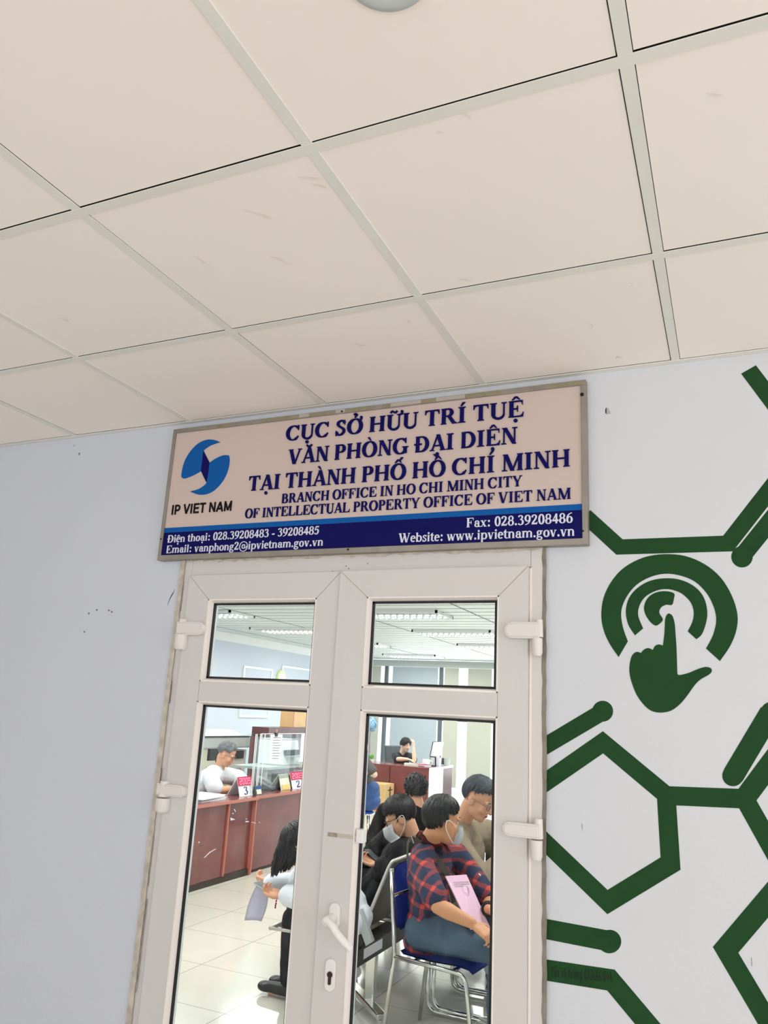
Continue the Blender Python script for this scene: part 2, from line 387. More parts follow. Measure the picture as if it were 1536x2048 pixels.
def dot(x, y, r, n=18): return [[(x + r * cos(2 * pi * k / n), y + r * sin(2 * pi * k / n)) for k in range(n)]]
def ser(x, y, w, up):               # bracketed foot serif; up=+1 foot on the baseline, -1 hanging from the top
    return [[(x - w / 2, y), (x + w / 2, y), (x + w / 2, y + up * 24), (x + w * 0.33, y + up * 46), (x - w * 0.33, y + up * 46), (x - w / 2, y + up * 24)]]
def stem(x, y0, y1, w=148, b=1, t=1, sw=255):
    o = rc(x - w / 2, x + w / 2, y0, y1)
    if b: o += ser(x, y0, sw, 1)
    if t: o += ser(x, y1, sw, -1)
    return o
def dg(x0, y0, x1, y1, w):
    w += EMB
    return [[(x0 - w / 2, y0), (x0 + w / 2, y0), (x1 + w / 2, y1), (x1 - w / 2, y1)]]
def ring(cx, cy, rx, ry, w, t): return stroke(arc(cx, cy, rx, ry, 0, 360, 36), w, t, closed=True)
TH = 44
def G_A(): return 722, dg(110, 0, 362, 690, 52) + dg(610, 0, 372, 690, 158) + rc(180, 500, 190, 238) + ser(115, 0, 210, 1) + ser(605, 0, 265, 1)
def G_B(): return 667, stem(165, 0, 676, b=1, t=1, sw=200) + stroke([(165, 653)] + [(300, 653)] + arc(330, 503, 150, 150, 90, -90) + [(165, 353)], 145, TH) + stroke([(165, 353), (330, 353)] + arc(365, 188, 175, 166, 90, -90) + [(165, 22)], 150, TH)
def C_arc(): return stroke(arc(390, 338, 282, 326, 52, 308, 34), 165, 42)
def G_C(): return 722, C_arc() + [[(650, 692), (622, 692), (560, 640), (530, 590), (612, 455), (648, 455)]] + stroke(arc(390, 338, 282, 326, 306, 332, 8), 92, 40, 30)
def G_G(): return 778, C_arc() + [[(650, 692), (622, 692), (560, 640), (530, 590), (612, 455), (648, 455)]] + stem(610, 20, 315, b=0, t=1, sw=300) + stroke(arc(390, 338, 282, 326, 300, 322, 8), 100, 50)
def G_D(): return 722, stem(165, 0, 676, sw=200) + stroke([(165, 653), (300, 653)] + arc(320, 338, 285, 315, 90, -90, 34) + [(165, 23)], 160, TH)
def G_DD(): w, g = G_D(); return w, g + rc(10, 350, 312, 366)
def G_E(): return 667, stem(165, 0, 676, sw=230) + rc(165, 600, 634, 676) + [[(604, 676), (560, 676), (470, 640), (560, 600), (580, 500), (604, 500)]] + rc(165, 420, 322, 364) + [[(385, 440 + 20), (420, 480), (420, 205), (390, 225), (370, 322), (330, 343), (370, 364)]] + rc(165, 600, 0, 42) + [[(640, 190), (612, 190), (580, 100), (480, 42), (560, 0), (620, 0)]]
def G_F(): return 611, stem(165, 0, 676, sw=250) + rc(165, 570, 634, 676) + [[(584, 676), (540, 676), (450, 640), (540, 600), (560, 490), (584, 490)]] + rc(165, 420, 322, 364) + [[(390, 470), (420, 480), (420, 205), (390, 225), (370, 322), (330, 343), (370, 364)]]
def G_H(): return 778, stem(165, 0, 676) + stem(612, 0, 676) + rc(200, 590, 318, 364)
def G_I(): return 389, stem(195, 0, 676, sw=310)
def G_L(): return 667, stem(165, 0, 676, sw=260) + rc(165, 600, 0, 42) + [[(640, 230), (612, 230), (575, 110), (470, 42), (560, 0), (620, 0)]]
def G_M(): return 944, dg(150, 0, 150, 660, 46) + dg(480, 0, 190, 676, 165) + dg(480, 0, 760, 676, 60) + stem(790, 0, 676, sw=250) + ser(150, 0, 230, 1) + ser(165, 676, 200, -1)
def G_N(): return 722, dg(135, 0, 135, 650, 46) + dg(575, 0, 170, 676, 165) + rc(560, 610, -12, 676) + ser(135, 0, 220, 1) + ser(160, 676, 220, -1) + ser(587, 676, 230, -1)
def G_O(): return 778, ring(389, 338, 280, 328, 165, 44)
def G_P(): return 611, stem(165, 0, 676, sw=250) + stroke([(165, 653), (300, 653)] + arc(330, 492, 165, 161, 90, -90) + [(165, 331)], 150, TH)
def G_R(): return 722, stem(165, 0, 676, sw=240) + stroke([(165, 653), (300, 653)] + arc(330, 500, 160, 153, 90, -90) + [(165, 347)], 148, TH) + dg(610, 0, 370, 360, 165) + ser(625, 0, 220, 1)
def G_S(): return 556, stroke(spl([(440, 545), (400, 630), (290, 662), (175, 615), (140, 520), (200, 420), (310, 345), (415, 260), (425, 140), (345, 45), (240, 16), (140, 50), (90, 150)]), 125, 66) + [[(470, 692), (442, 692), (405, 640), (430, 560), (440, 470), (470, 470)]] + [[(55, -18), (85, -18), (120, 35), (95, 120), (85, 225), (55, 225)]]
def G_T(): return 667, stem(333, 0, 676, t=0, sw=270) + rc(40, 627, 634, 676) + [[(30, 676), (30, 490), (58, 490), (90, 590), (170, 640)], [(637, 676), (637, 490), (609, 490), (577, 590), (497, 640)]]
def G_U(): return 722, rc(96, 244, 190, 676) + rc(566, 614, 190, 676) + stroke(arc(380, 205, 211, 198, 180, 360, 26), 148, 80, 48) + ser(170, 676, 280, -1) + ser(590, 676, 220, -1)
def G_V(): return 722, dg(350, -14, 120, 676, 160) + dg(372, -14, 605, 676, 54) + ser(125, 676, 255, -1) + ser(600, 676, 220, -1)
def G_W(): return 1000, dg(310, -14, 110, 676, 150) + dg(330, -14, 490, 560, 52) + dg(680, -14, 460, 676, 150) + dg(700, -14, 890, 676, 52) + ser(115, 676, 240, -1) + ser(460, 676, 240, -1) + ser(885, 676, 200, -1)
def G_Y(): return 722, dg(355, 270, 125, 676, 155) + dg(385, 270, 605, 676, 54) + stem(361, 0, 330, t=0, sw=290) + ser(130, 676, 250, -1) + ser(605, 676, 220, -1)
def l_a(): return 500, rc(300, 420, 80, 330) + stroke(arc(250, 325, 118, 118, 150, 0, 16), 110, 46) + dot(120, 345, 60) + stroke(arc(245, 140, 140, 122, 60, 330, 22), 120, 46) + stroke(spl([(360, 130), (385, 40), (430, 15), (485, 55)]), 70, 44)
def l_b(): return 556, rc(66, 186, 0, 676) + [[(20, 676), (186, 676), (186, 640), (66, 640), (20, 655)]] + stroke(arc(300, 230, 165, 212, 130, -140, 28), 130, 44)
def l_e(): return 444, stroke(arc(232, 230, 150, 214, 0, 318, 30), 128, 44) + rc(110, 400, 238, 278)
def l_g(): return 500, ring(220, 305, 120, 138, 112, 40) + ring(240, -75, 178, 96, 84, 66) + stroke(spl([(150, 180), (90, 110), (120, 45), (240, 25), (350, 15)]), 84, 66) + stroke([(310, 425), (400, 425), (480, 425)], 70, 60)
def arch(x0, x1): return stroke(arc((x0 + x1) / 2, 305, (x1 - x0) / 2, 132, 165, 0, 18), 62, 60, 122) + rc(x1 - 61, x1 + 61, 0, 310) + ser(x1, 0, 180, 1)
def ls(x, top=461): return rc(x - 61, x + 61, 0, top) + ser(x, 0, 180, 1) + [[(x - 115, top), (x + 61, top), (x + 61, top - 35), (x - 61, top - 42), (x - 115, top - 22)]]
def l_h(): return 556, ls(125, 676) + arch(150, 425)
def l_n(): return 556, ls(125) + arch(150, 425)
def l_m(): return 833, ls(125) + arch(150, 415) + arch(430, 705)
def l_i(): return 278, ls(139) + dot(139, 600, 78)
def l_l(): return 278, ls(139, 676)
def l_o(): return 500, ring(250, 230, 165, 214, 130, 44)
def l_p(): return 556, rc(66, 186, -205, 461) + [[(20, 461), (186, 461), (186, 426), (66, 426), (20, 440)]] + ser(126, -205, 190, 1) + stroke(arc(300, 230, 165, 212, 140, -130, 28), 130, 44)
def l_s(): return 389, stroke(spl([(310, 375), (270, 435), (190, 448), (110, 400), (120, 310), (210, 245), (300, 170), (290, 70), (200, 14), (110, 40), (70, 110)]), 92, 56) + rc(318, 342, 320, 473) + rc(38, 62, -14, 150)
def l_t(): return 333, rc(82, 204, 90, 560) + [[(204, 630), (180, 630), (20, 461), (20, 420), (204, 420)]] + rc(20, 305, 418, 461) + stroke(arc(245, 110, 102, 90, 180, 320, 14), 122, 60, 40)
def l_v(): return 500, dg(245, -14, 100, 461, 128) + dg(262, -14, 400, 461, 48) + ser(100, 461, 200, -1) + ser(405, 461, 170, -1)
def l_w(): return 722, dg(225, -14, 95, 461, 122) + dg(240, -14, 360, 400, 46) + dg(495, -14, 345, 461, 122) + dg(510, -14, 630, 461, 46) + ser(95, 461, 190, -1) + ser(345, 461, 180, -1) + ser(635, 461, 150, -1)
def l_x(): return 500, dg(380, 0, 120, 461, 135) + dg(90, 0, 405, 461, 50) + ser(115, 461, 210, -1) + ser(395, 461, 170, -1) + ser(90, 0, 160, 1) + ser(390, 0, 210, 1)
def d0(): return 500, ring(250, 338, 160, 330, 128, 44)
def d2(): return 500, stroke(spl([(75, 500), (120, 620), (240, 660), (350, 600), (360, 480), (290, 340), (180, 200), (70, 70)]), 120, 50) + [[(30, 0), (430, 0), (475, 180), (445, 180), (400, 112), (90, 112), (30, 30)]]
def d3(): return 500, stroke(spl([(70, 560), (140, 650), (250, 660), (340, 590), (310, 450), (190, 375)]), 112, 46) + stroke(spl([(190, 375), (320, 350), (390, 230), (350, 80), (220, 16), (110, 40)]), 128, 46) + dot(95, 72, 58)
def d4(): return 500, rc(265, 385, 0, 676) + dg(60, 180, 320, 676, 60) + rc(25, 475, 155, 258)
def d5(): return 500, [[(110, 580), (150, 676), (440, 676), (400, 560), (130, 560)]] + dg(85, 330, 130, 600, 50) + stroke(spl([(85, 360), (200, 420), (330, 380), (385, 240), (330, 80), (210, 16), (110, 45)]), 128, 60) + dot(90, 75, 55)
def d6(): return 500, ring(258, 220, 160, 208, 126, 44) + stroke(spl([(98, 240), (120, 440), (220, 580), (330, 650), (440, 680)]), 126, 40, 46)
def d8(): return 500, ring(250, 505, 140, 155, 108, 44) + ring(250, 180, 165, 170, 122, 44)
def d9(): return 500, [[(500 - x, 676 - y) for x, y in q] for q in d6()[1]]
def c_dot(): return 250, dot(125, 66, 80)
def c_colon(): return 333, dot(166, 66, 80) + dot(166, 390, 80)
def c_dash(): return 333, rc(44, 289, 171, 271)
def c_at(): return 930, stroke(arc(465, 260, 400, 410, -50, 310, 44), 66, 50) + stroke(arc(450, 255, 130, 170, 20, 340, 26), 90, 48) + stroke(spl([(590, 430), (560, 220), (600, 120), (700, 150), (770, 300)]), 66, 46)
def _acc(base, *ms):
    w, g = base(); g = list(g)
    for m in ms: g += m
    return w, g
def dotb(x): return dot(x, -150, 78)
def acute(x, y=720): return [[(x - 70, y), (x - 10, y), (x + 140, y + 150), (x + 20, y + 160)]]
def grave(x, y=720): return [[(x + 70, y), (x + 10, y), (x - 140, y + 150), (x - 20, y + 160)]]
def circ(x, y=720): return [[(x - 170, y), (x - 110, y), (x, y + 85), (x, y + 150), (x - 60, y + 140)], [(x + 170, y), (x + 110, y), (x, y + 85), (x, y + 150), (x + 60, y + 140)]]
def breve(x, y=720): return stroke(arc(x, y + 130, 130, 110, 190, 350, 14), 70, 70)
def tilde(x, y=760): return stroke(spl([(x - 150, y), (x - 80, y + 70), (x, y + 30), (x + 80, y), (x + 150, y + 75)]), 60, 66)
def hook(x, y=720): return stroke(spl([(x - 90, y + 150), (x, y + 190), (x + 70, y + 140), (x + 10, y + 75), (x - 5, y + 10)]), 66, 60)
def horn(x, y): return stroke(spl([(x, y), (x + 90, y + 30), (x + 110, y + 120)]), 80, 60) + dot(x + 100, y + 130, 60)
GLY = {'A': G_A, 'B': G_B, 'C': G_C, 'D': G_D, 'Đ': G_DD, 'E': G_E, 'F': G_F, 'G': G_G, 'H': G_H, 'I': G_I, 'L': G_L, 'M': G_M, 'N': G_N, 'O': G_O,
       'P': G_P, 'R': G_R, 'S': G_S, 'T': G_T, 'U': G_U, 'V': G_V, 'W': G_W, 'Y': G_Y, 'a': l_a, 'b': l_b, 'e': l_e, 'g': l_g, 'h': l_h, 'i': l_i,
       'l': l_l, 'm': l_m, 'n': l_n, 'o': l_o, 'p': l_p, 's': l_s, 't': l_t, 'v': l_v, 'w': l_w, 'x': l_x, '0': d0, '2': d2, '3': d3, '4': d4, '5': d5,
       '6': d6, '8': d8, '9': d9, '.': c_dot, ':': c_colon, '-': c_dash, '@': c_at,
       'Ụ': lambda: _acc(G_U, dotb(380)), 'Ở': lambda: _acc(G_O, horn(560, 600), hook(389)), 'Ữ': lambda: _acc(G_U, horn(600, 650), tilde(340)),
       'Í': lambda: _acc(G_I, acute(195)), 'Ệ': lambda: _acc(G_E, circ(340), dotb(330)), 'Ă': lambda: _acc(G_A, breve(362)),
       'Ò': lambda: _acc(G_O, grave(389)), 'Ạ': lambda: _acc(G_A, dotb(362)), 'À': lambda: _acc(G_A, grave(362)),
       'Ố': lambda: _acc(G_O, circ(370), acute(470, 790)), 'Ồ': lambda: _acc(G_O, circ(410), grave(300, 800)),
       'ệ': lambda: _acc(l_e, circ(232, 500), dotb(232)), 'ạ': lambda: _acc(l_a, dotb(250))}
# plain bold capitals and a thin handwriting alphabet
SB = 118
def sk(*paths, w=SB):
    o = []
    for p in paths: o += stroke(p, w, w)
    return o
SANS = {'I': (278, sk([(139, 0), (139, 716)])), 'P': (640, sk([(130, 0), (130, 716)], [(130, 657), (330, 657)] + arc(350, 480, 190, 177, 90, -90) + [(130, 303)])),
        'V': (660, sk([(60, 716), (330, 20)], [(330, 20), (600, 716)])), 'E': (640, sk([(130, 0), (130, 716)], [(130, 657), (590, 657)], [(130, 370), (560, 370)], [(130, 59), (600, 59)])),
        'T': (610, sk([(305, 0), (305, 716)], [(20, 657), (590, 657)])), 'N': (722, sk([(130, 0), (130, 716)], [(130, 690), (592, 26)], [(592, 0), (592, 716)])),
        'A': (722, sk([(60, 0), (340, 700)], [(382, 700), (662, 0)], [(170, 220), (550, 220)])), 'M': (833, sk([(130, 0), (130, 716)], [(130, 690), (416, 60)], [(416, 60), (703, 690)], [(703, 0), (703, 716)]))}
SANS['A'] = (700, sk([(60, 0), (350, 690)], [(350, 690), (640, 0)], [(170, 210), (530, 210)]))
HW = 62
def hk(*paths): return sk(*paths, w=HW)
HAND = {'Y': (500, hk([(60, 680), (220, 420)], [(400, 700), (150, 0)])), 'ế': (420, hk(spl([(80, 220), (330, 260), (280, 420), (140, 400), (80, 200), (180, 30), (360, 110)]), [(110, 560), (210, 660), (310, 560)], [(330, 640), (430, 760)])),
        'n': (460, hk([(80, 0), (80, 430)], spl([(80, 300), (220, 430), (330, 360), (350, 0)]))), 'v': (420, hk([(60, 430), (190, 0), (340, 430)])),
        'ẽ': (420, hk(spl([(80, 220), (330, 260), (280, 420), (140, 400), (80, 200), (180, 30), (360, 110)]), spl([(80, 560), (160, 620), (250, 560), (340, 620)]))),
        't': (340, hk([(160, 600), (150, 40), (280, 20)], [(30, 430), (300, 430)])), 'ư': (500, hk(spl([(70, 430), (80, 100), (200, 10), (340, 120), (350, 430)]), [(350, 420), (430, 500)])),
        'ờ': (480, hk(arc(220, 215, 150, 210, 0, 360), [(340, 360), (430, 470)], [(130, 640), (270, 540)])), 'g': (460, hk(arc(210, 230, 140, 190, 0, 360), spl([(350, 430), (350, -80), (220, -200), (80, -130)]))),
        '0': (460, hk(arc(230, 340, 150, 330, 0, 360))), '3': (440, hk(spl([(80, 600), (220, 680), (330, 560), (200, 380)]), spl([(200, 380), (360, 260), (280, 30), (70, 60)]))),
        '6': (440, hk(spl([(330, 680), (120, 430), (90, 160), (210, 10), (340, 130), (280, 300), (110, 240)]))), '1': (260, hk([(130, 680), (130, 0)])),
        '4': (460, hk([(260, 680), (60, 240), (400, 240)], [(310, 420), (310, 0)]))}
JIT = random.Random(2)
def words_of(s):
    return [w for w in s.split(' ') if w]
def text_mesh(bm, s, P0, P1, hcap, nrm, depth, font='serif', capunit=676.0, only=None):
    """letters of s on the baseline P0->P1, cap height hcap, standing up along z, raised by depth along nrm"""
    P0, P1, nrm = Vector(P0), Vector(P1), Vector(nrm)
    items = []; pen = 0.0; wi = 0
    for ch in s:
        if ch == ' ': pen += 250 if font == 'serif' else 278; wi += 1; continue
        w, g = GLY[ch]() if font == 'serif' else (SANS if font == 'sans' else HAND)[ch]
        if only is None or wi == only: items.append((pen, g))
        pen += w + (0 if font == 'serif' else 25)
    dx = (P1 - P0) / pen; up = Vector((0, 0, 1)) if abs(nrm.z) < 0.9 else Vector((0, 1, 0)); up = (up - nrm * up.dot(nrm)).normalized() * (hcap / capunit)
    for pen, g in items:
        for poly in g:
            pts = [P0 + dx * (pen + x) + up * y for x, y in poly]
            dj = depth * (1 + .25 * JIT.random()); a = [bm.verts.new(p) for p in pts]; t = [bm.verts.new(p + nrm * dj) for p in pts]; n = len(a)
            try:
                bm.faces.new(t)
                for i in range(n): bm.faces.new((a[i], a[(i + 1) % n], t[(i + 1) % n], t[i]))
            except ValueError: pass
def raw(name, bm, m, parent=None):      # keep face order; used for lettering and flat marks
    me = bpy.data.meshes.new(name); bm.to_mesh(me); bm.free(); return link(name, me, m, parent)
def flat(name, polys, y, th, m, parent=None):   # outlines (x, z) on an upright plane facing -y with thickness th
    bm = bmesh.new()
    for q in polys: prism(bm, [(p[0], y, p[1]) for p in q], (0, -th, 0))
    bmesh.ops.recalc_face_normals(bm, faces=bm.faces)
    bmesh.ops.triangulate(bm, faces=[f for f in bm.faces if len(f.verts) > 4])
    return obj(name, bm, m, parent)

# ------------------------------------------------------------------ corridor shell
def struct(name, bm, m, parent=None, **k):
    o = obj(name, bm, m, parent, **k)
    if parent is None: o['kind'] = 'structure'
    return o
X0 = -2.50682
DX0, DX1, DZ1 = -1.862, -0.502, 2.146
wf = struct('wall_front', B((-5.6, DX0, 0, 0.11, -0.0, 3.0), (DX1, 4.2, 0, 0.11, 0, 3.0), (DX0, DX1, 0, 0.11, DZ1, 3.0)), M['front_wall'])
struct('floor_1', B((-5.6, 4.2, -5.0, 0.0, -0.1, 0.0)), M['corridor_floor'])
struct('wall_left', B((-5.7, -5.6, -5.0, 0.11, -0.1, 3.0)), M['plain_wall'])  # unseen end wall, added so the light fades towards the left
struct('wall_back', B((-5.6, 4.2, -5.0, -4.86, 0, 0.85), (-5.6, 4.2, -5.0, -4.86, 2.62, 3.0)), M['plain_wall'])

bm = bmesh.new()
random.seed(3)
for i in range(-4, 12):
    for k in range(0, 9):
        xa, xb = X0 + 0.6 * i, X0 + 0.6 * (i + 1); ya, yb = -0.6 * (k + 1), -0.6 * k
        xa, xb, ya = max(xa, -5.59), min(xb, 4.19), max(ya, -4.99)
        if xb - xa < 0.05 or yb - ya < 0.05: continue
        gx0 = 0.0125 if i % 2 else 0.0145; gx1 = 0.0145 if i >= 3 or i < 1 else 0.012
        yy1 = yb - (0.0155 if k else 0.0235); dz = random.uniform(0.0, 0.0012)
        box(bm, xa + gx0 - 0.001, xb - gx1, ya + 0.011, yy1, HC + dz, HC + 0.012)
ceil_o = struct('ceiling_1', bm, M['tile'])
bm = bmesh.new()
for i in range(-4, 12):
    x = X0 + 0.6 * i
    if -5.5 < x < 4.1: box(bm, x - 0.012, x + 0.012, -4.99, -0.022, HC - 0.0016, HC + 0.0004)
for k in range(1, 9): box(bm, -5.59, 4.19, -0.6 * k - 0.012, -0.6 * k + 0.012, HC - 0.002, HC + 0.0002)
box(bm, -5.59, 4.19, -0.022, -0.0005, HC - 0.003, HC - 0.0004)
obj('grid_bars', bm, M['tbar'], ceil_o)
obj('plenum_shadow', B((-5.6, 4.2, -5.0, 0.0, HC + 0.013, HC + 0.03)), M['gap'], ceil_o)
# smudges on the tiles
bm = bmesh.new()
for (u, v, w, h, an) in ((620, 357, 40, 5, .1), (640, 372, 30, 4, .25), (520, 430, 60, 5, .3), (560, 520, 45, 4, .4), (935, 232, 22, 5, .5), (880, 265, 16, 4, 0), (1262, 568, 9, 3, .4), (1184, 652, 4, 7, 0), (1238, 715, 12, 4, 0),
                       (720, 690, 22, 3, .2), (818, 644, 9, 4, .5), (1430, 190, 30, 4, .2), (400, 520, 30, 3, .6), (130, 640, 22, 3, .3), (930, 560, 26, 4, .1)):
    P = AZ(u, v, HC); n = 14; pts = []
    for k in range(n):
        t = 2 * pi * k / n; r = 1 + 0.35 * sin(3 * t + u)
        q = AZ(u + r * (w / 2 * cos(t) * cos(an) - h / 2 * sin(t) * sin(an)), v + r * (w / 2 * cos(t) * sin(an) + h / 2 * sin(t) * cos(an)), HC - 0.0004); pts.append(q)
    bm.faces.new([bm.verts.new(q) for q in pts])
M['smudge'] = mat('smudge', rgb(238, 229, 219), 0.9)
raw('smudge_marks', bm, M['smudge'], ceil_o)

# ceiling downlight, only its near rim reaches the picture
dl = thing('downlight', 'round chrome recessed downlight in the ceiling tile, only its rim in view', 'ceiling light', (-0.43, -1.36, HC))
P = AZ(774, -60, HC); cx, cy = P.x, P.y
bm = bmesh.new()
prof = [(0.070, -0.0005), (0.068, -0.004), (0.058, -0.007), (0.047, -0.004), (0.040, 0.02), (0.03, 0.045)]
def lathe(bm, c, prof, seg=40):
    rs = [[bm.verts.new((c[0] + r * cos(2 * pi * k / seg), c[1] + r * sin(2 * pi * k / seg), c[2] + z)) for k in range(seg)] for r, z in prof]
    for a, b in zip(rs, rs[1:]):
        for k in range(seg): bm.faces.new((a[k], a[(k + 1) % seg], b[(k + 1) % seg], b[k]))
lathe(bm, (cx, cy, HC), prof[:4]); obj('trim_ring', bm, M['lightgrey'], dl, smooth=True)
bm = bmesh.new(); lathe(bm, (cx, cy, HC), prof[3:]); obj('reflector', bm, M['chrome'], dl, smooth=True)

# ------------------------------------------------------------------ double door
door = thing('door_1', None, None, (-1.18, 0, 0)); door['kind'] = 'structure'
obj('door_frame', B((DX0, -1.822, -0.006, 0.07, 0, DZ1), (-0.548, DX1, -0.006, 0.07, 0, DZ1), (-1.822, -0.548, -0.006, 0.07, 2.082, DZ1)), M['upvc'], door, bevel=0.003)
# rough mortar and grime where the frame meets the wall
bm = bmesh.new(); random.seed(5)
def ragged(bm, x0, x1, z0, z1, y, n=40, amp=0.004):
    prev = None
    for k in range(n + 1):
        z = z0 + (z1 - z0) * k / n; a = bm.verts.new((x0 + random.uniform(-amp, amp), y, z)); b = bm.verts.new((x1 + random.uniform(-amp, amp) * 0.7, y - 0.004, z))
        if prev: bm.faces.new((prev[0], prev[1], b, a))
        prev = (a, b)
ragged(bm, -1.876, -1.852, 0.0, 2.15, -0.0075, 140, 0.0018)
obj('mortar_edge', bm, M['caulk'], door)
for z0, z1 in ((.15, .52), (.70, .98), (1.02, 1.18), (1.34, 1.40), (1.62, 1.70), (1.95, 2.06)):
    bm = bmesh.new(); ragged(bm, -1.8535 + .006 * random.random(), -1.8515 + .006 * random.random(), z0, z1, -0.0085, 14, 0.0008); obj('mortar_crack', bm, M['grime'], door)
bm = bmesh.new(); ragged(bm, -0.512, -0.4985, 0.0, 2.14, -0.0072, 70, 0.002)
obj('grime_edge', bm, M['grime'], door)
bm = bmesh.new()
prev = None
for k in range(60):
    x = -1.86 + 1.345 * k / 59; a = bm.verts.new((x, -0.0070, 2.146)); b = bm.verts.new((x, -0.0078, 2.134 + random.uniform(-0.006, 0.005)))
    if prev: bm.faces.new((prev[0], a, b, prev[1]))
    prev = (a, b)
obj('mortar_edge', bm, M['caulk'], door)

def leaf(xa, xb, ga, gb, yf, right):
    yb = yf + 0.044
    zt, g1t, g1b, g2t, g2b, zb = 2.081, 1.992, 1.702, 1.634, 0.14, 0.012
    boxes = [(xa, ga, yf, yb, zb, zt), (gb, xb, yf, yb, zb, zt), (ga, gb, yf, yb, g1t, zt), (ga, gb, yf, yb, g2t, g1b), (ga, gb, yf, yb, zb, g2b)]
    lf = obj('door_leaf', B(*boxes), M['upvc'], door)
    for i, (z0, z1) in enumerate(((g1b, g1t), (g2b, g2t))):
        e = 0.004; bw = 0.013; yg = yf + 0.026
        # beads lining the opening, the light on them put into their colour
        bm = bmesh.new()
        for (p, q) in (((ga, z0), (ga, z1)), ((gb, z0), (gb, z1))):
            sgn = 1 if p[0] == ga else -1
            hexa(bm, [(p[0], yf - 0.001, z0), (p[0], yg, z0), (p[0] + sgn * bw, yg, z0), (p[0] + sgn * e, yf - 0.001, z0), (p[0], yf - 0.001, z1), (p[0], yg, z1), (p[0] + sgn * bw, yg, z1), (p[0] + sgn * e, yf - 0.001, z1)])
        for z, sgn in ((z0, 1), (z1, -1)):
            hexa(bm, [(ga, yf - 0.001, z), (gb, yf - 0.001, z), (gb, yg, z), (ga, yg, z), (ga, yf - 0.001, z + sgn * e), (gb, yf - 0.001, z + sgn * e), (gb, yg, z + sgn * bw), (ga, yg, z + sgn * bw)])
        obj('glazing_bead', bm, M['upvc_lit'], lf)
        w0, w1 = bw - 0.001, bw + 0.0055
        obj('gasket', B((ga + w0, ga + w1, yg - 0.007, yg + 0.002, z0 + w0, z1 - w0), (gb - w1, gb - w0, yg - 0.004, yg + 0.002, z0 + w0, z1 - w0), (ga + w0, gb - w0, yg - 0.007, yg + 0.002, z1 - w1, z1 - w0), (ga + w0, gb - w0, yg - 0.007, yg + 0.002, z0 + w0, z0 + w1)), M['gasket'], lf)
        obj('inner_bead', B((ga, ga + 0.0145, yg + 0.006, yb, z0, z1), (gb - 0.0145, gb, yg + 0.006, yb, z0, z1), (ga, gb, yg + 0.006, yb, z1 - 0.014, z1), (ga, gb, yg + 0.006, yb, z0, z0 + 0.014)), M['white'], lf)
        obj('glass_pane', B((ga + 0.004, gb - 0.004, yg, yg + 0.005, z0 + 0.004, z1 - 0.004)), M['glass'], lf)
    # mitre seams of the welded corners and of the middle rail
    bm = bmesh.new(); ys = yf - 0.0004
    def sl(p, q, w=0.0009):
        d = Vector((q[0] - p[0], 0, q[1] - p[1])).normalized(); n = Vector((-d.z, 0, d.x)) * w
        a, b = Vector((p[0], ys, p[1])), Vector((q[0], ys, q[1])); bm.faces.new([bm.verts.new(x) for x in (a - n, b - n, b + n, a + n)])
    sl((xa, zt), (ga, g1t)); sl((xb, zt), (gb, g1t))
    sl((ga, g2t), (ga, g1b), .0007); sl((gb, g2t), (gb, g1b), .0007)
    raw('weld_seam', bm, M['seam'], lf)
    return lf
L1 = leaf(-1.818, -1.1905, -1.722, -1.277, -0.018, False)
L2 = leaf(-1.1885, -0.5505, -1.084, -0.640, -0.026, True)
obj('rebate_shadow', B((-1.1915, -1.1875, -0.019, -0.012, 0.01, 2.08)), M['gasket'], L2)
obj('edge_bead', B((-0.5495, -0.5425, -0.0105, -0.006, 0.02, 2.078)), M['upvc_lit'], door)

def hinge(leaf_o, side, yf, pl, ba):      # pl: plate outline in px (left, right, top, bottom); ba: barrel
    y = yf - 0.022
    a = AY(pl[0], pl[2], y); b = AY(pl[1], pl[3], y); r = abs(a.z - b.z) / 2; zc = (a.z + b.z) / 2
    xr, xf = (a.x, b.x) if side > 0 else (b.x, a.x)       # rounded end, barrel end
    def out(inset):
        rr = r - inset; pts = []
        for k in range(13):
            t = radians(90 + 180 * k / 12); pts.append((xr + side * (r) + side * rr * cos(t), zc + rr * sin(t)))
        pts.append((xf - side * inset, zc - rr)); pts.append((xf - side * inset, zc + rr)); return pts
    bm = bmesh.new(); prism(bm, [(p[0], yf, p[1]) for p in out(0)], (0, -0.020, 0)); prism(bm, [(p[0], yf - 0.018, p[1]) for p in out(0.005)], (0, -0.005, 0))
    bmesh.ops.recalc_face_normals(bm, faces=bm.faces)
    me = bpy.data.meshes.new('hinge'); bm.to_mesh(me); bm.free()
    h = link('hinge', me, M['hinge'], leaf_o); md = h.modifiers.new('bevel', 'BEVEL'); md.width = 0.002; md.segments = 2; md.limit_method = 'ANGLE'
    c = AY((ba[0] + ba[1]) / 2, (ba[2] + ba[3]) / 2, y); w = abs(AY(ba[1], ba[2], y).x - AY(ba[0], ba[2], y).x) / 2
    zt, zb = AY(ba[0], ba[2], y).z, AY(ba[0], ba[3], y).z
    bm = bmesh.new(); n = 16
    lathe(bm, (c.x, yf - 0.010, 0), [(0.0005, zt), (w, zt), (w, zb + 0.012), (w * 0.75, zb + 0.003), (0.0005, zb)], 20)
    k = AY(ba[0], pl[2] - 7, y).z
    lathe(bm, (c.x + side * 0.004, yf - 0.004, 0), [(0.0005, k), (w * 0.7, k - 0.003), (w * 0.8, zt + 0.004)], 18)
    return h, bm
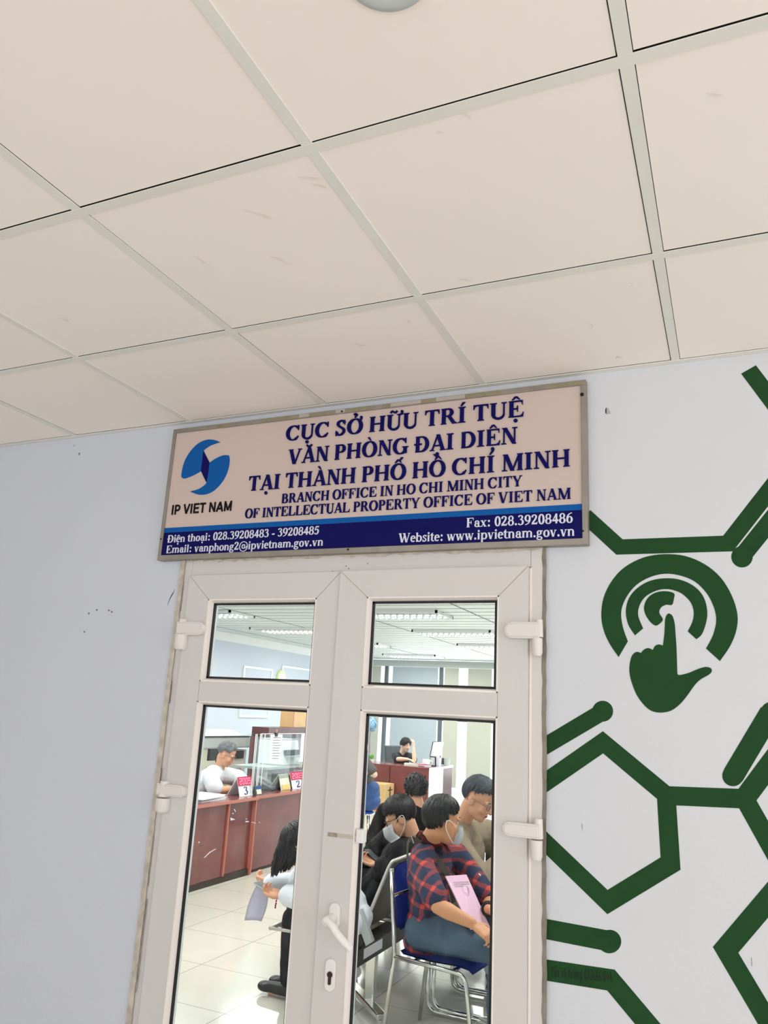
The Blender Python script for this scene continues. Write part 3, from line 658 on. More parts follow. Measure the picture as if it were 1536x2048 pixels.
for lf, side, yf, pl, ba in ((L2, 1, -0.026, (1008, 1078, 1243, 1277), (1062, 1083, 1276, 1313)), (L2, 1, -0.026, (1004, 1079, 1642, 1680), (1059, 1083, 1680, 1722)),
                             (L1, -1, -0.018, (353, 404, 1243, 1270), (347, 368, 1269, 1300)), (L1, -1, -0.018, (313, 367, 1566, 1596), (309, 333, 1595, 1625))):
    h, bm = hinge(lf, side, yf, pl, ba)
    obj('hinge_barrel', bm, M['hinge'], lf, smooth=True, autosmooth=True)
# lever handle and keyhole plate on the right leaf
yf = -0.026
def stadium(cx, cz, hw, hh, n=10):
    pts = []
    for k in range(n + 1): t = pi * k / n; pts.append((cx + hw * cos(t), cz + hh - hw + hw * sin(t)))
    for k in range(n + 1): t = pi + pi * k / n; pts.append((cx + hw * cos(t), cz - hh + hw + hw * sin(t)))
    return pts
ph = AY(671, 1831, yf)
bm = bmesh.new(); prism(bm, [(p[0], yf, p[1]) for p in stadium(ph.x, ph.z, 0.0165, 0.036)], (0, -0.012, 0))
rose = obj('handle', bm, M['white_plastic'], L2, bevel=0.002)
bm = bmesh.new()
p1 = AY(660, 1833, yf - 0.05); p2 = AY(697, 1902, yf - 0.05)
tube(bm, [(ph.x - 0.004, yf - 0.01, ph.z - 0.004), (ph.x - 0.004, yf - 0.055, ph.z - 0.006)], 0.0125, 18)
lv = [Vector((ph.x - 0.005, yf - 0.052, ph.z - 0.002)), Vector((p1.x + 0.01, yf - 0.056, p1.z - 0.02)), (Vector((p1.x, yf - 0.054, p1.z)) + Vector((p2.x, yf - 0.046, p2.z))) / 2 + Vector((-0.004, 0, -0.004)), Vector((p2.x, yf - 0.036, p2.z))]
tube(bm, catmull(lv, 6), [0.0125] * 3 + [0.011] * 13 + [0.009] * 3, 14)
obj('lever', bm, M['white_plastic'], L2, smooth=True, autosmooth=True)
pk = AY(662, 1949, yf)
bm = bmesh.new(); prism(bm, [(p[0], yf, p[1]) for p in stadium(pk.x, pk.z, 0.0165, 0.043)], (0, -0.009, 0))
lk = obj('lock_plate', bm, M['white_plastic'], L2, bevel=0.002)
bm = bmesh.new(); kc = (pk.x + 0.001, pk.z - 0.006)
prism(bm, [(kc[0] + 0.0085 * cos(2 * pi * k / 20), yf - 0.009, kc[1] + 0.008 + 0.0085 * sin(2 * pi * k / 20)) for k in range(20)], (0, -0.003, 0))
prism(bm, [(p[0], yf - 0.009, p[1]) for p in stadium(kc[0], kc[1] - 0.004, 0.0048, 0.015)], (0, -0.0025, 0))
obj('key_cylinder', bm, M['brown_key'], L2)
obj('keyhole', B((kc[0] - 0.0055, kc[0] + 0.0055, yf - 0.0125, yf - 0.0115, kc[1] + 0.007, kc[1] + 0.0092)), M['black'], L2)
# band of old tape across the stile with a folded tab on the glass
q0, q1 = AY(655, 1664, yf), AY(716, 1680, yf)
obj('tape_band', B((q0.x, q1.x + 0.004, yf - 0.0008, yf, q1.z, q0.z)), mat('tape_film', rgb(190, 180, 168), 0.5), L2)
obj('tape_residue', B((q0.x + 0.003, q0.x + 0.035, yf - 0.0012, yf - 0.0004, q1.z, q0.z)), mat('tape_dirt', rgb(160, 148, 134), 0.8, noise_amt=0.25, nscale=50), L2)
q0, q1 = AY(714, 1658, yf), AY(727, 1687, yf)
obj('tape_tab', B((q0.x, q1.x, yf - 0.006, yf + 0.022, q1.z, q0.z)), M['white_plastic'], L2, bevel=0.003)

# flecks of white paint and a scratch on the left pane
yg = -0.018 + 0.026 - 0.0005
for q in ([(461, 1635), (471, 1639), (461, 1641.5)], [(491, 1642), (497, 1642), (498, 1644), (491, 1644.5)], [(468, 1618), (469.5, 1618), (472, 1624), (470.5, 1624)], [(465, 1626), (467.5, 1626), (467, 1628), (465, 1628)],
          [(492, 1637), (494, 1637), (494, 1639), (492, 1639)], [(503, 1643.5), (512, 1646), (512, 1647), (503, 1644.5)], [(408, 1715), (419, 1704), (432, 1697), (432, 1698.3), (420, 1705.5), (409, 1716)], [(518, 1644), (520, 1644), (520, 1645.5), (518, 1645.5)], [(397, 1683), (399, 1683), (399, 1686), (397, 1686)]):
    bm = bmesh.new(); prism(bm, [AY(u, v, yg) for u, v in q], (0, -0.0004, 0)); obj('paint_fleck', bm, M['white'], L1)
for q in ([(731, 1475), (734, 1475), (736, 1500), (733, 1500)], [(958, 1746), (962, 1750), (961, 1752), (957, 1748)]):
    bm = bmesh.new(); prism(bm, [AY(u, v, -0.026 + 0.026 - 0.0005) for u, v in q], (0, -0.0004, 0)); obj('paint_fleck', bm, M['white'], L2)
# ------------------------------------------------------------------ sign above the door
YS = -0.030                                 # front of the sign frame
sg = thing('office_sign', 'wide framed office name sign with blue lettering, fixed to the wall above the double door', 'sign', (-1.17, 0, 2.41))
def XZ(u, v, y=YS): p = AY(u, v, y); return (p.x, p.z)
tl, tr, bl, br = XZ(345, 858.5), XZ(1171, 759), XZ(316, 1121), XZ(1177, 1088)
SX0, SX1, SZ0, SZ1 = (tl[0] + bl[0]) / 2, (tr[0] + br[0]) / 2, (bl[1] + br[1]) / 2, (tl[1] + tr[1]) / 2
FW_ = 0.017
def frame_bar(p): 
    bm = bmesh.new(); prism(bm, [(q[0], YS, q[1]) for q in p], (0, 0.029, 0)); return bm
for nm, q in (('frame_bar', [(SX0, SZ1), (SX1, SZ1), (SX1, SZ1 - FW_), (SX0, SZ1 - FW_)]), ('frame_bar', [(SX0, SZ0), (SX1, SZ0), (SX1, SZ0 + FW_ * 1.15), (SX0, SZ0 + FW_ * 1.15)]),
              ('frame_bar', [(SX0, SZ0 + FW_), (SX0 + FW_ * .8, SZ0 + FW_), (SX0 + FW_ * .8, SZ1 - FW_), (SX0, SZ1 - FW_)]), ('frame_bar', [(SX1, SZ0 + FW_), (SX1 - FW_, SZ0 + FW_), (SX1 - FW_, SZ1 - FW_), (SX1, SZ1 - FW_)])):
    obj(nm, frame_bar(q), M['alu'], sg, bevel=0.0015)
YP = -0.024
PX0, PX1, PZ0, PZ1 = SX0 + 0.012, SX1 - 0.015, SZ0 + 0.017, SZ1 - 0.015
obj('panel', B((PX0, PX1, YP, -0.002, PZ0, PZ1)), M['signface'], sg)
def stripz(u0, v0, u1, v1): return (AY(u0, v0, YP).z + AY(u1, v1, YP).z) / 2
za, zb_ = stripz(326, 1057, 1163, 1007), stripz(325.5, 1066, 1163, 1020)
obj('blue_stripe', B((PX0, PX1, YP - 0.0008, YP, zb_ - 0.001, za)), M['blue'], sg)
obj('navy_band', B((PX0, PX1, YP - 0.0009, YP, PZ0, zb_)), M['navy'], sg)
# bits of tape and paint left on the top bar
M['patch'] = mat('paint_patch', rgb(176, 166, 156), 0.7)
for u0, u1 in ((433, 463), (522, 598), (620, 670), (690, 740), (765, 780), (842, 872), (930, 1000), (1093, 1165)):
    v = 858.5 + (u0 - 345) * (759 - 858.5) / 826; a = AY(u0, v + 3, YS); b = AY(u1, v + 3, YS)
    obj('tape_patch', B((a.x, b.x, YS - 0.0006, YS, SZ1 - FW_ + 0.001, SZ1 - 0.003)), M['tape'], sg)
for u0, u1 in ((598, 618), (672, 690), (782, 842), (872, 930)):
    v = 858.5 + (u0 - 345) * (759 - 858.5) / 826; a = AY(u0, v + 3, YS); b = AY(u1, v + 3, YS)
    obj('paint_patch', B((a.x, b.x, YS - 0.0005, YS, SZ1 - FW_ + 0.003, SZ1 - 0.002)), M['patch'], sg)
def disc(bm, x, y, z, r, d=0.002, n=16): prism(bm, [(x + r * cos(2 * pi * k / n), y, z + r * sin(2 * pi * k / n)) for k in range(n)], (0, -d, 0))
for (u, v, r) in ((1164, 789, .0058), (1166, 1062, .003), (684, 823, .0035), (696, 1099, .0035), (322, 1078, .003)):
    p = AY(u, v, YS); bm = bmesh.new(); disc(bm, p.x, YS, p.z, r); obj('screw', bm, M['screw'], sg)
# emblem: two blue sails round a navy lozenge
def zp(pts, sc=3.339, o=(300, 740), y=YP): return [XZ(o[0] + a / sc, o[1] + b / sc, y) for a, b in pts]
def curve2(pts, n=5, closed=True): return [(p.x, p.y) for p in catmull([Vector((a, b, 0)) for a, b in pts], n, closed)]
LZ = [(358, 537), (378, 578), (400, 620), (391, 690), (380, 755), (360, 715), (342, 675), (350, 606)]
LS = curve2([(472, 483), (425, 467), (375, 468), (320, 494), (268, 548), (232, 612), (214, 680), (211, 715)], 5, False) + curve2([(211, 715), (228, 726), (262, 716), (305, 697), (342, 675)], 5, False)[1:] + [(350, 606), (358, 537)] + curve2([(358, 537), (400, 508), (440, 492), (472, 483)], 5, False)[1:-1]
RS = curve2([(400, 620), (440, 592), (490, 571), (528, 571)], 5, False) + curve2([(528, 571), (533, 605), (522, 668), (492, 735), (440, 796), (385, 828), (325, 832), (268, 812)], 5, False)[1:] + curve2([(268, 812), (320, 798), (355, 778), (380, 755)], 5, False)[1:] + [(391, 690)]
flat('emblem_sail', [zp(LS)], YP, 0.002, M['blue'], sg); flat('emblem_sail', [zp(RS)], YP, 0.002, M['blue'], sg); flat('emblem_lozenge', [zp(LZ)], YP, 0.0021, M['navy'], sg)
for s, a, b, hc, m, font, dep in (
    ('CỤC SỞ HỮU TRÍ TUỆ', (571, 882.3), (1049, 832.8), 0.0555, 'navy', 'serif', .004), ('VĂN PHÒNG ĐẠI DIỆN', (576, 929), (1036, 886.8), 0.0555, 'navy', 'serif', .004),
    ('TẠI THÀNH PHỐ HỒ CHÍ MINH', (496, 982.5), (1142, 932.8), 0.0555, 'navy', 'serif', .004), ('BRANCH OFFICE IN HO CHI MINH CITY', (562.5, 1007), (1045, 972.3), 0.0350, 'navy', 'serif', .003),
    ('OF INTELLECTUAL PROPERTY OFFICE OF VIET NAM', (489.5, 1037), (1142.5, 997.8), 0.0350, 'navy', 'serif', .003), ('IP VIET NAM', (342, 1030), (464.5, 1021.5), 0.0385, 'black_vinyl', 'sans', .0025),
    ('Điện thoại: 028.39208483 - 39208485', (334, 1085.6), (638.5, 1068.2), 0.0290, 'white_vinyl', 'serif', .001), ('Email: vanphong2@ipvietnam.gov.vn', (331.5, 1106.6), (646.5, 1091.2), 0.0290, 'white_vinyl', 'serif', .001),
    ('Fax: 028.39208486', (932, 1055), (1146, 1045.2), 0.0305, 'white_vinyl', 'serif', .001), ('Website: www.ipvietnam.gov.vn', (797, 1085), (1150, 1071.5), 0.0305, 'white_vinyl', 'serif', .001)):
    yb = YP - (0.0009 if m == 'white_vinyl' else 0.0)
    p, q = AY(a[0], a[1], yb), AY(b[0], b[1], yb)
    for wi in range(len(words_of(s))):
        bm = bmesh.new(); text_mesh(bm, s, p, q, hc, (0, -1, 0), dep, font, 716.0 if font == 'sans' else 676.0, wi)
        raw('lettering', bm, M[m], sg)

# ------------------------------------------------------------------ mural and marks painted on the front wall
def strip_poly(pts, w, sc=1.0):
    P = [Vector((p[0], p[1])) for p in pts]; L = []; R = []
    for i in range(len(P)):
        if i == 0: d = (P[1] - P[0]).normalized(); n = Vector((-d.y, d.x)); k = 1
        elif i == len(P) - 1: d = (P[-1] - P[-2]).normalized(); n = Vector((-d.y, d.x)); k = 1
        else:
            d1, d2 = (P[i] - P[i - 1]).normalized(), (P[i + 1] - P[i]).normalized(); n1 = Vector((-d1.y, d1.x)); n2 = Vector((-d2.y, d2.x))
            n = (n1 + n2).normalized(); k = 1 / max(n.dot(n1), 0.5)
        L.append(P[i] + n * k * w / 2); R.append(P[i] - n * k * w / 2)
    return [tuple(p) for p in L + R[::-1]]
def wl(pts): return [XZ(a, b, 0.0) for a, b in pts]
TP = 0.0009
ring_px = lambda c, r: [(c[0] + r * cos(2 * pi * k / 30), c[1] + r * 1.0 * sin(2 * pi * k / 30)) for k in range(30)]
GL = 0.0455
MC = [0]
def mural(name, paths=(), dots=(), outl=(), w=GL, label=None):
    polys = [strip_poly(wl(p), w) for p in paths] + [wl(ring_px(c, r)) for c, r in dots] + [wl(o) for o in outl]
    bm = bmesh.new()
    for i, q in enumerate(polys): MC[0] += 1; prism(bm, [(p[0], 0.0, p[1]) for p in q], (0, -0.0004 - 0.00003 * MC[0], 0))
    bmesh.ops.recalc_face_normals(bm, faces=bm.faces); bmesh.ops.triangulate(bm, faces=[f for f in bm.faces if len(f.verts) > 4])
    o = obj(name, bm, M['green'], wf); o['label'] = label; return o
mural('mural_line', [[(1170, 1031), (1239, 1094), (1456, 1087), (1590, 915)]], label='dark green painted zigzag line beside the sign')
mural('mural_line', [[(1497, 739), (1600, 876)]], label='dark green painted diagonal stroke in the top corner')
mural('mural_node', [[(1486, 1110), (1600, 968)]], [((1484, 1113.5), 21.5)], label='dark green painted dot on a stalk above the hand icon')
mural('mural_node', [[(1085, 1495), (1203, 1425)]], [((1205.3, 1422.5), 21)], label='dark green painted dot on a stalk beside the door frame')
mural('mural_hexagon', [[(1080, 1572), (1206, 1484.5), (1332.4, 1590), (1341, 1727), (1215, 1804), (1080, 1674)]], w=0.0475, label='dark green painted open hexagon beside the door')
mural('mural_line', [[(1332, 1591), (1490, 1597.5)]], w=0.0475, label='dark green painted link between two hexagons')
mural('mural_hexagon', [[(1600, 1448), (1489, 1597), (1576, 1752), (1451, 1899.5), (1580, 2118)]], w=0.0475, label='dark green painted open hexagon at the right edge')
mural('mural_node', [[(1466, 1551), (1541, 1425)]], [((1466, 1551), 21.5), ((1542, 1425), 21)], w=0.05, label='dark green painted bar with two dots at the right edge')
mural('mural_node', [[(1080, 1855.6), (1218, 1882)]], [((1219, 1883), 23.5)], w=0.05, label='dark green painted dot on a stalk low beside the door')
mural('mural_line', [[(1080, 1938), (1222, 1960), (1340, 2101)]], w=0.051, label='dark green painted line with handwriting on it')
z8 = lambda pts: [(1080 + a / 3.368, 1000 + b / 3.368) for a, b in pts]
OUT = curve2([(530, 1058), (470, 970), (430, 880), (413, 780), (428, 660), (482, 548), (570, 453), (700, 387), (840, 365), (980, 378), (1110, 433), (1215, 520), (1290, 640), (1330, 770), (1322, 880), (1280, 985), (1212, 1085)], 4, False) + curve2([(1118, 1000), (1165, 910), (1187, 810), (1170, 720), (1120, 625), (1040, 548), (940, 508), (840, 497), (740, 520), (650, 572), (585, 650), (548, 745), (557, 850), (592, 952)], 4, False)
MID = curve2([(640, 912), (595, 840), (578, 750), (600, 660), (660, 590), (750, 542), (860, 527), (960, 542), (1050, 590), (1105, 660), (1127, 750), (1118, 830), (1090, 905), (1053, 938)], 4, False) + curve2([(995, 885), (1028, 815), (1035, 750), (1015, 690), (970, 642), (920, 614), (850, 600), (780, 612), (710, 652), (670, 712), (662, 780), (695, 865)], 4, False)
INN = curve2([(905, 632), (903, 660), (890, 706), (850, 706), (815, 725), (804, 760), (828, 805), (800, 838), (775, 845), (740, 818), (710, 770), (701, 720), (722, 665), (765, 630), (820, 615), (875, 618)], 4)
HND = [(843, 800)] + curve2([(843, 800), (855, 772), (872, 765), (893, 782), (907, 830), (913, 900), (920, 1000), (925, 1165)], 4, False)[1:] + curve2([(925, 1165), (938, 1179), (1000, 1165), (1060, 1140), (1110, 1125), (1146, 1130), (1158, 1150), (1140, 1175), (1080, 1210), (1040, 1250), (990, 1320), (940, 1378), (880, 1420), (810, 1432), (750, 1420), (700, 1380), (650, 1310), (615, 1220), (602, 1150), (607, 1090), (622, 1045), (650, 1023), (680, 1030)], 4, False)[1:] + curve2([(680, 1030), (700, 1008), (730, 997), (760, 1010)], 4, False)[1:] + curve2([(760, 1010), (775, 983), (800, 973), (828, 980)], 4, False)[1:] + [(838, 900)]
mural('mural_ring', outl=[z8(OUT)], label='dark green painted outer ring of the touch icon'); mural('mural_ring', outl=[z8(MID)], label='dark green painted middle ring of the touch icon')
mural('mural_ring', outl=[z8(INN)], label='dark green painted inner crescent of the touch icon'); mural('mural_hand', outl=[z8(HND)], label='dark green painted hand pointing up with its index finger')
a, b = AY(1102, 1949, -TP), AY(1225, 1966, -TP)
a = AY(1102, 1953, -TP); b = AY(1225, 1963.5, -TP)
bm = bmesh.new(); text_mesh(bm, 'Yến vẽ tường 0336661044', a, b, 0.0250, (0, -1, 0), 0.0006, 'hand', 700)
o = raw('handwriting', bm, M['ink'], wf); o['label'] = 'small black handwriting on the green line'
# scuffs and old screw holes
def blotch(pts, m, name='scuff_mark'):
    bm = bmesh.new(); prism(bm, [(XZ(u, v, 0)[0], 0.0, XZ(u, v, 0)[1]) for u, v in pts], (0, -0.0004, 0))
    bmesh.ops.recalc_face_normals(bm, faces=bm.faces); o = obj(name, bm, m, wf); return o
blotch([(1211, 816), (1215, 814), (1219, 820), (1222, 827), (1214, 829), (1210, 825)], mat('scuff_pale', rgb(176, 176, 178), .9))
blotch([(1211, 817), (1213, 816), (1213, 828), (1211, 827)], M['scuff'])
blotch([(348, 1185), (350, 1177), (342, 1195), (335, 1213), (336, 1205), (342, 1190)], M['scuffblue'])
blotch([(157, 906), (160, 905), (160, 910), (158, 911)], M['scuff']); blotch([(146, 890), (150, 890), (150, 893), (147, 893)], mat('scuff_soft', rgb(165, 165, 170), .9))
for u, v in ((216, 1219), (176, 1225), (167, 1262), (192, 1218), (222, 1222)): blotch([(u, v), (u + 3, v), (u + 3.5, v + 3), (u + .5, v + 4)], M['scuff'])
blotch([(1502, 1915), (1503.2, 1915), (1504.2, 1932), (1503, 1932)], M['scuff']); blotch([(1162, 1652), (1164, 1645), (1166, 1651), (1165, 1662)], MATS['scuff_pale'])
M['ink_dot'] = M['scuff']
for u, v in ((735, 1127), (692, 1132), (697, 1137), (665, 1143), (430, 1151), (683, 1151)):
    p = AY(u, v, -0.007); bm = bmesh.new(); disc(bm, p.x, -0.006, p.z, 0.0022, 0.0008, 8); obj('grime_spot', bm, M['scuff'], door)

# ------------------------------------------------------------------ office shell behind the door
ZC, XL, XR, YB = 2.82, -8.1, 1.4, 14.5
struct('floor_2', B((XL - 0.1, XR + 0.1, 0.0, YB + 0.1, -0.1, 0.0)), M['tile_floor'])
struct('wall_office_left', B((XL - 0.1, XL, 0.11, YB, 0, 3.05)), M['office_wall'])
struct('wall_office_right', B((XR, XR + 0.1, 0.11, YB, 0, 3.05)), M['office_wall'])
struct('wall_office_front', B((XL, -5.6, 0.02, 0.11, 0, 3.05)), M['office_wall'])
bm = bmesh.new(); k = 0; y = 0.12
while y < YB - 0.01:
    box(bm, XL, XR, y + 0.045, min(y + 0.30, YB), ZC, ZC + 0.015); y += 0.30
co = struct('ceiling_2', bm, M['strip'])
obj('strip_joints', B((XL, XR, 0.11, YB, ZC + 0.016, ZC + 0.03)), M['stripgap'], co)
bm = bmesh.new()
for x in (-7.6, -6.0, -4.4, -2.8, -1.2): box(bm, x - 0.008, x + 0.008, 0.12, YB, ZC - 0.003, ZC + 0.001)
obj('strip_seam', bm, M['stripgap'], co)
struct('trim_1', B((XL, XL + 0.06, 0.11, YB, ZC - 0.14, ZC)), M['white'])
struct('trim_2', B((XL, XR, YB - 0.09, YB, ZC - 0.16, ZC - 0.02)), M['lightgrey'])
# window wall: tall dark mullions, roller blinds, bright slits between
wo = thing('window_1', None, None, (-3.4, YB, 0)); wo['kind'] = 'structure'
xs = [-7.95, -7.38, -6.03, -4.75, -3.5, -2.2, -0.9, 0.4]
for x in xs: obj('mullion', B((x - 0.035, x + 0.035, YB - 0.02, YB + 0.06, 0.0, ZC - 0.1)), M['mullion'], wo)
obj('transom', B((XL, XR, YB - 0.005, YB + 0.05, 1.50, 1.545)), M['mullion'], wo)
obj('sill', B((XL, XR, YB - 0.01, YB + 0.08, 0.0, 0.03)), M['white'], wo)
obj('glass_pane', B((XL, XR, YB + 0.03, YB + 0.036, 0.03, ZC - 0.1)), M['screen_glass'], wo)
bl = [(-7.86, -7.50, 'blind_beige'), (-7.20, -6.09, 'blind_grey'), (-5.93, -5.60, 'blind_beige'), (-5.38, -4.84, 'blind_beige'), (-4.62, -3.6, 'blind_beige'), (-3.4, -2.3, 'blind_grey'), (-2.1, -1.0, 'blind_beige'), (-0.8, 0.3, 'blind_beige')]
BL_LABEL = ['narrow beige roller blind at the left end of the window wall', 'wide grey roller blind behind the seated woman in black', 'narrow beige roller blind right of the grey one', 'beige roller blind right of the bright window slit',
            'beige roller blind hidden past the door edge', 'grey roller blind in the middle of the far window wall', 'beige roller blind next to the right-hand grey one', 'last beige roller blind at the right end']
for i, (xa, xb, m) in enumerate(bl[:4]):
    b_ = thing('roller_blind', BL_LABEL[i], 'blind', ((xa + xb) / 2, YB - 0.05, 2.6), 'roller blinds on the window wall')
    obj('fabric', B((xa, xb, YB - 0.046, YB - 0.040, 0.12 if i != 1 else 0.05, 2.66)), M[m], b_)
    bm = bmesh.new(); tube(bm, [(xa, YB - 0.05, 2.67), (xb, YB - 0.05, 2.67)], 0.022, 10); obj('roller', bm, M['white'], b_)
# recessed louvre lights
def fixture(x, y, label):
    t = thing('louvre_light', label, 'ceiling light', (x, y, ZC), 'louvre lights in the office ceiling')
    w, d = 0.60, 0.30
    obj('frame', B((x - w, x + w, y - d, y - d + 0.025, ZC - 0.035, ZC - 0.001), (x - w, x + w, y + d - 0.025, y + d, ZC - 0.035, ZC - 0.001), (x - w, x - w + 0.025, y - d, y + d, ZC - 0.035, ZC - 0.001), (x + w - 0.025, x + w, y - d, y + d, ZC - 0.035, ZC - 0.001)), M['white'], t)
    obj('reflector', B((x - w + .02, x + w - .02, y - d + .02, y + d - .02, ZC - 0.006, ZC - 0.002)), M['reflector'], t); obj('side_reflector', B((x - w + .02, x + w - .02, y - d + .02, y - d + .20, ZC - 0.03, ZC - 0.006)), M['reflector'], t)
    bm = bmesh.new()
    for k in range(13):
        xx = x - w + 0.08 + k * 0.0867
        for yy in (y - .02, y + 0.19):
            prism(bm, [(xx - 0.01, yy - 0.075, ZC - 0.012), (xx - 0.01, yy + 0.075, ZC - 0.012), (xx - 0.01, yy + 0.06, ZC - 0.05), (xx - 0.01, yy - 0.06, ZC - 0.05)], (0.012, 0, 0))
    obj('louvre', bm, M['white'], t)
    for yy in (y - .02, y + 0.19):
        bm = bmesh.new(); tube(bm, [(x - 0.56, yy, ZC - 0.022), (x + 0.56, yy, ZC - 0.022)], 0.010, 8); obj('lamp_tube', bm, M['tube'], t)
    area('office_lamp_or_fill', (x, y, ZC - 0.075), (0, 0, 0), 1.1, 0.5, OFFICE_W, (1.0, 1.0, 0.965))
    return t
OFFICE_W = 34
FX = {(-3.75, 6.55): 'louvre light nearest the glass, seen in the upper right pane', (-3.7, 8.62): 'louvre light in the second row, upper right pane', (-3.7, 10.7): 'louvre light in the third row, upper right pane', (-6.6, 6.45): 'louvre light at the left of the upper left pane',
      (-6.4, 8.42): 'louvre light at the right of the upper left pane', (-6.4, 10.75): 'louvre light over the far desk', (-6.2, 13.2): 'louvre light nearest the window wall'}
for (x, y), lb in FX.items(): fixture(x, y, lb)
for (x, y) in ((-3.7, 2.3), (-6.5, 2.3), (-3.7, 4.4), (-6.5, 4.4), (-0.6, 2.6), (-0.8, 6.5), (-0.8, 10.7), (-3.6, 12.8), (-1.4, 0.9), (-3.7, 0.9)):  # last two are added fill to brighten the front, no fixtures there
    area('office_lamp_or_fill', (x, y, ZC - 0.075), (0, 0, 0), 1.1, 0.5, OFFICE_W * (0.45 if y < 2 else 1.0), (1.0, 1.0, 0.965))
# ------------------------------------------------------------------ service counters along the office
def cwood(name, label, y0, y1, xf, parts):
    t = thing(name, label, 'counter', (xf - 0.3, (y0 + y1) / 2, 0))
    obj('countertop', B((xf - 0.62, xf + 0.018, y0, y1, 0.705, 0.732)), M['mahog'], t)
    obj('edge_strip', B((xf + 0.018, xf + 0.024, y0, y1, 0.703, 0.7318)), M['mahog_edge'], t)
    obj('kickboard', B((xf - 0.06, xf - 0.012, y0, y1, 0, 0.06)), M['kick'], t)
    for nm, b, m in parts: obj(nm, B(*b), M[m], t, bevel=0.002)
    return t
XF = -4.48
yA = AX(450, 1700, XF).y; yB = AX(503, 1700, XF).y
cwood('service_counter', 'nearer mahogany service counter with the white-shirted clerk behind it', 0.5, yB + 0.02, XF,
      [('front_panel', [(XF - 0.03, XF - 0.008, 0.5, yA, 0.06, 0.705)], 'mahog'), ('front_panel', [(XF - 0.05, XF - 0.028, yA, yB, 0.06, 0.705)], 'mahog'),
       ('panel_rail', [(XF - 0.008, XF + 0.004, 0.5, yA - 0.35, 0.30, 0.37)], 'mahog'), ('panel_stile', [(XF - 0.008, XF + 0.007, yA - 0.55, yA - 0.42, 0.061, 0.7045)], 'mahog'), ('panel_stile', [(XF - 0.008, XF + 0.007, yA - 1.6, yA - 1.48, 0.061, 0.7045)], 'mahog'),
       ('edge_post', [(XF - 0.03, XF + 0.010, yA - 0.012, yA + 0.006, 0.06, 0.705)], 'mahog_edge'), ('edge_post', [(XF - 0.05, XF + 0.014, yB - 0.012, yB + 0.006, 0.01, 0.705)], 'mahog_edge'),
       ('end_panel', [(XF - 0.6, XF - 0.05, yB - 0.02, yB + 0.012, 0.0, 0.705)], 'mahog_dark')])
XG = -4.52; yC = yB + 0.075
cwood('service_counter', 'farther mahogany service counter carrying the number 2 sign', yC - 0.05, 6.85, XG,
      [('front_panel', [(XG - 0.03, XG - 0.006, yC, 6.85, 0.03, 0.705)], 'mahog'), ('edge_post', [(XG - 0.03, XG + 0.006, yC - 0.012, yC + 0.008, 0.0, 0.705)], 'mahog_edge'),
       ('panel_stile', [(XG - 0.006, XG + 0.004, yC + 0.01, yC + 0.14, 0.03, 0.705)], 'mahog'), ('panel_stile', [(XG - 0.006, XG + 0.004, 6.2, 6.35, 0.03, 0.705)], 'mahog')])
ZT = 0.732
def quad_on(bm, q, x, ext):      # px quad on an upright plane x
    prism(bm, [AX(u, v, x) for u, v in q], ext)
# seven segment numbers on tent signs
SEG = {'2': 'abged', '0': 'abcdef', '9': 'abcfgd', '3': 'abgcd'}
def tent_sign(label, digits, num, qled, qcard, x):
    (a, b, c, d) = [AX(u, v, x) for u, v in qcard]     # top left, top right, bottom right, bottom left
    t = thing('queue_sign', label, 'sign', ((c.x + d.x) / 2, (c.y + d.y) / 2, ZT), 'queue number signs on the counters')
    w0, w1 = min(a.y, d.y), max(b.y, c.y); zt, zb = (a.z + b.z) / 2, ZT
    y0, y1 = d.y, c.y
    bm = bmesh.new()
    prof = [(x + 0.02, zb), (x - 0.03, zt), (x - 0.036, zt), (x - 0.14, zb), (x - 0.134, zb), (x - 0.036, zt - 0.012), (x + 0.014, zb)]
    prism(bm, [(p[0], y0, p[1]) for p in prof], (0, y1 - y0, 0)); obj('stand', bm, M['paper'], t)
    def onf(s, h, off=0.001):       # point on the sloping front: s along, h up
        z = zb + (zt - zb) * h; xx = x + 0.02 - 0.05 * h + off; return Vector((xx, y0 + (y1 - y0) * s, z))
    bm = bmesh.new(); prism(bm, [onf(-0.02, .56), onf(1.02, .56), onf(1.02, 1.02), onf(-0.02, 1.02)], (0.006, 0, 0.001)); obj('led_panel', bm, M['ledback'], t)
    for i, ch in enumerate(digits):
        bm = bmesh.new(); s0 = 0.08 + i * 0.225; sw = 0.16; h0, h1, hm = .63, .95, .79; k = .02; kw = 0.028
        rect = {'a': (s0, s0 + sw, h1 - 2 * k, h1), 'd': (s0, s0 + sw, h0, h0 + 2 * k), 'g': (s0, s0 + sw, hm - k, hm + k), 'b': (s0 + sw - kw, s0 + sw, hm, h1), 'c': (s0 + sw - kw, s0 + sw, h0, hm), 'f': (s0, s0 + kw, hm, h1), 'e': (s0, s0 + kw, h0, hm)}
        for sgm in SEG[ch]:
            p = rect[sgm]; prism(bm, [onf(p[0], p[2], .0075), onf(p[1], p[2], .0075), onf(p[1], p[3], .0075), onf(p[0], p[3], .0075)], (0.001, 0, 0))
        obj('led_digit', bm, M['led'], t)
    bm = bmesh.new(); g = (d3 if num == '3' else d2)()[1]
    for poly in g:
        try: prism(bm, [onf(0.34 + px_ / 500 * 0.34, 0.08 + py_ / 676 * 0.40, .0012) for px_, py_ in poly], (0.001, 0, 0))
        except ValueError: pass
    obj('counter_number', bm, M['digit'], t); return t
tent_sign('white tent sign with red lit 2009 above the number 3, on the nearer counter', '2009', '3', None, [(468, 1557), (495, 1554), (502, 1593), (476, 1597)], -4.60)
tent_sign('white tent sign with red lit 2003 above the number 2, on the farther counter', '2003', '2', None, [(578, 1547), (600, 1544), (606, 1582), (582, 1584)], -4.62)
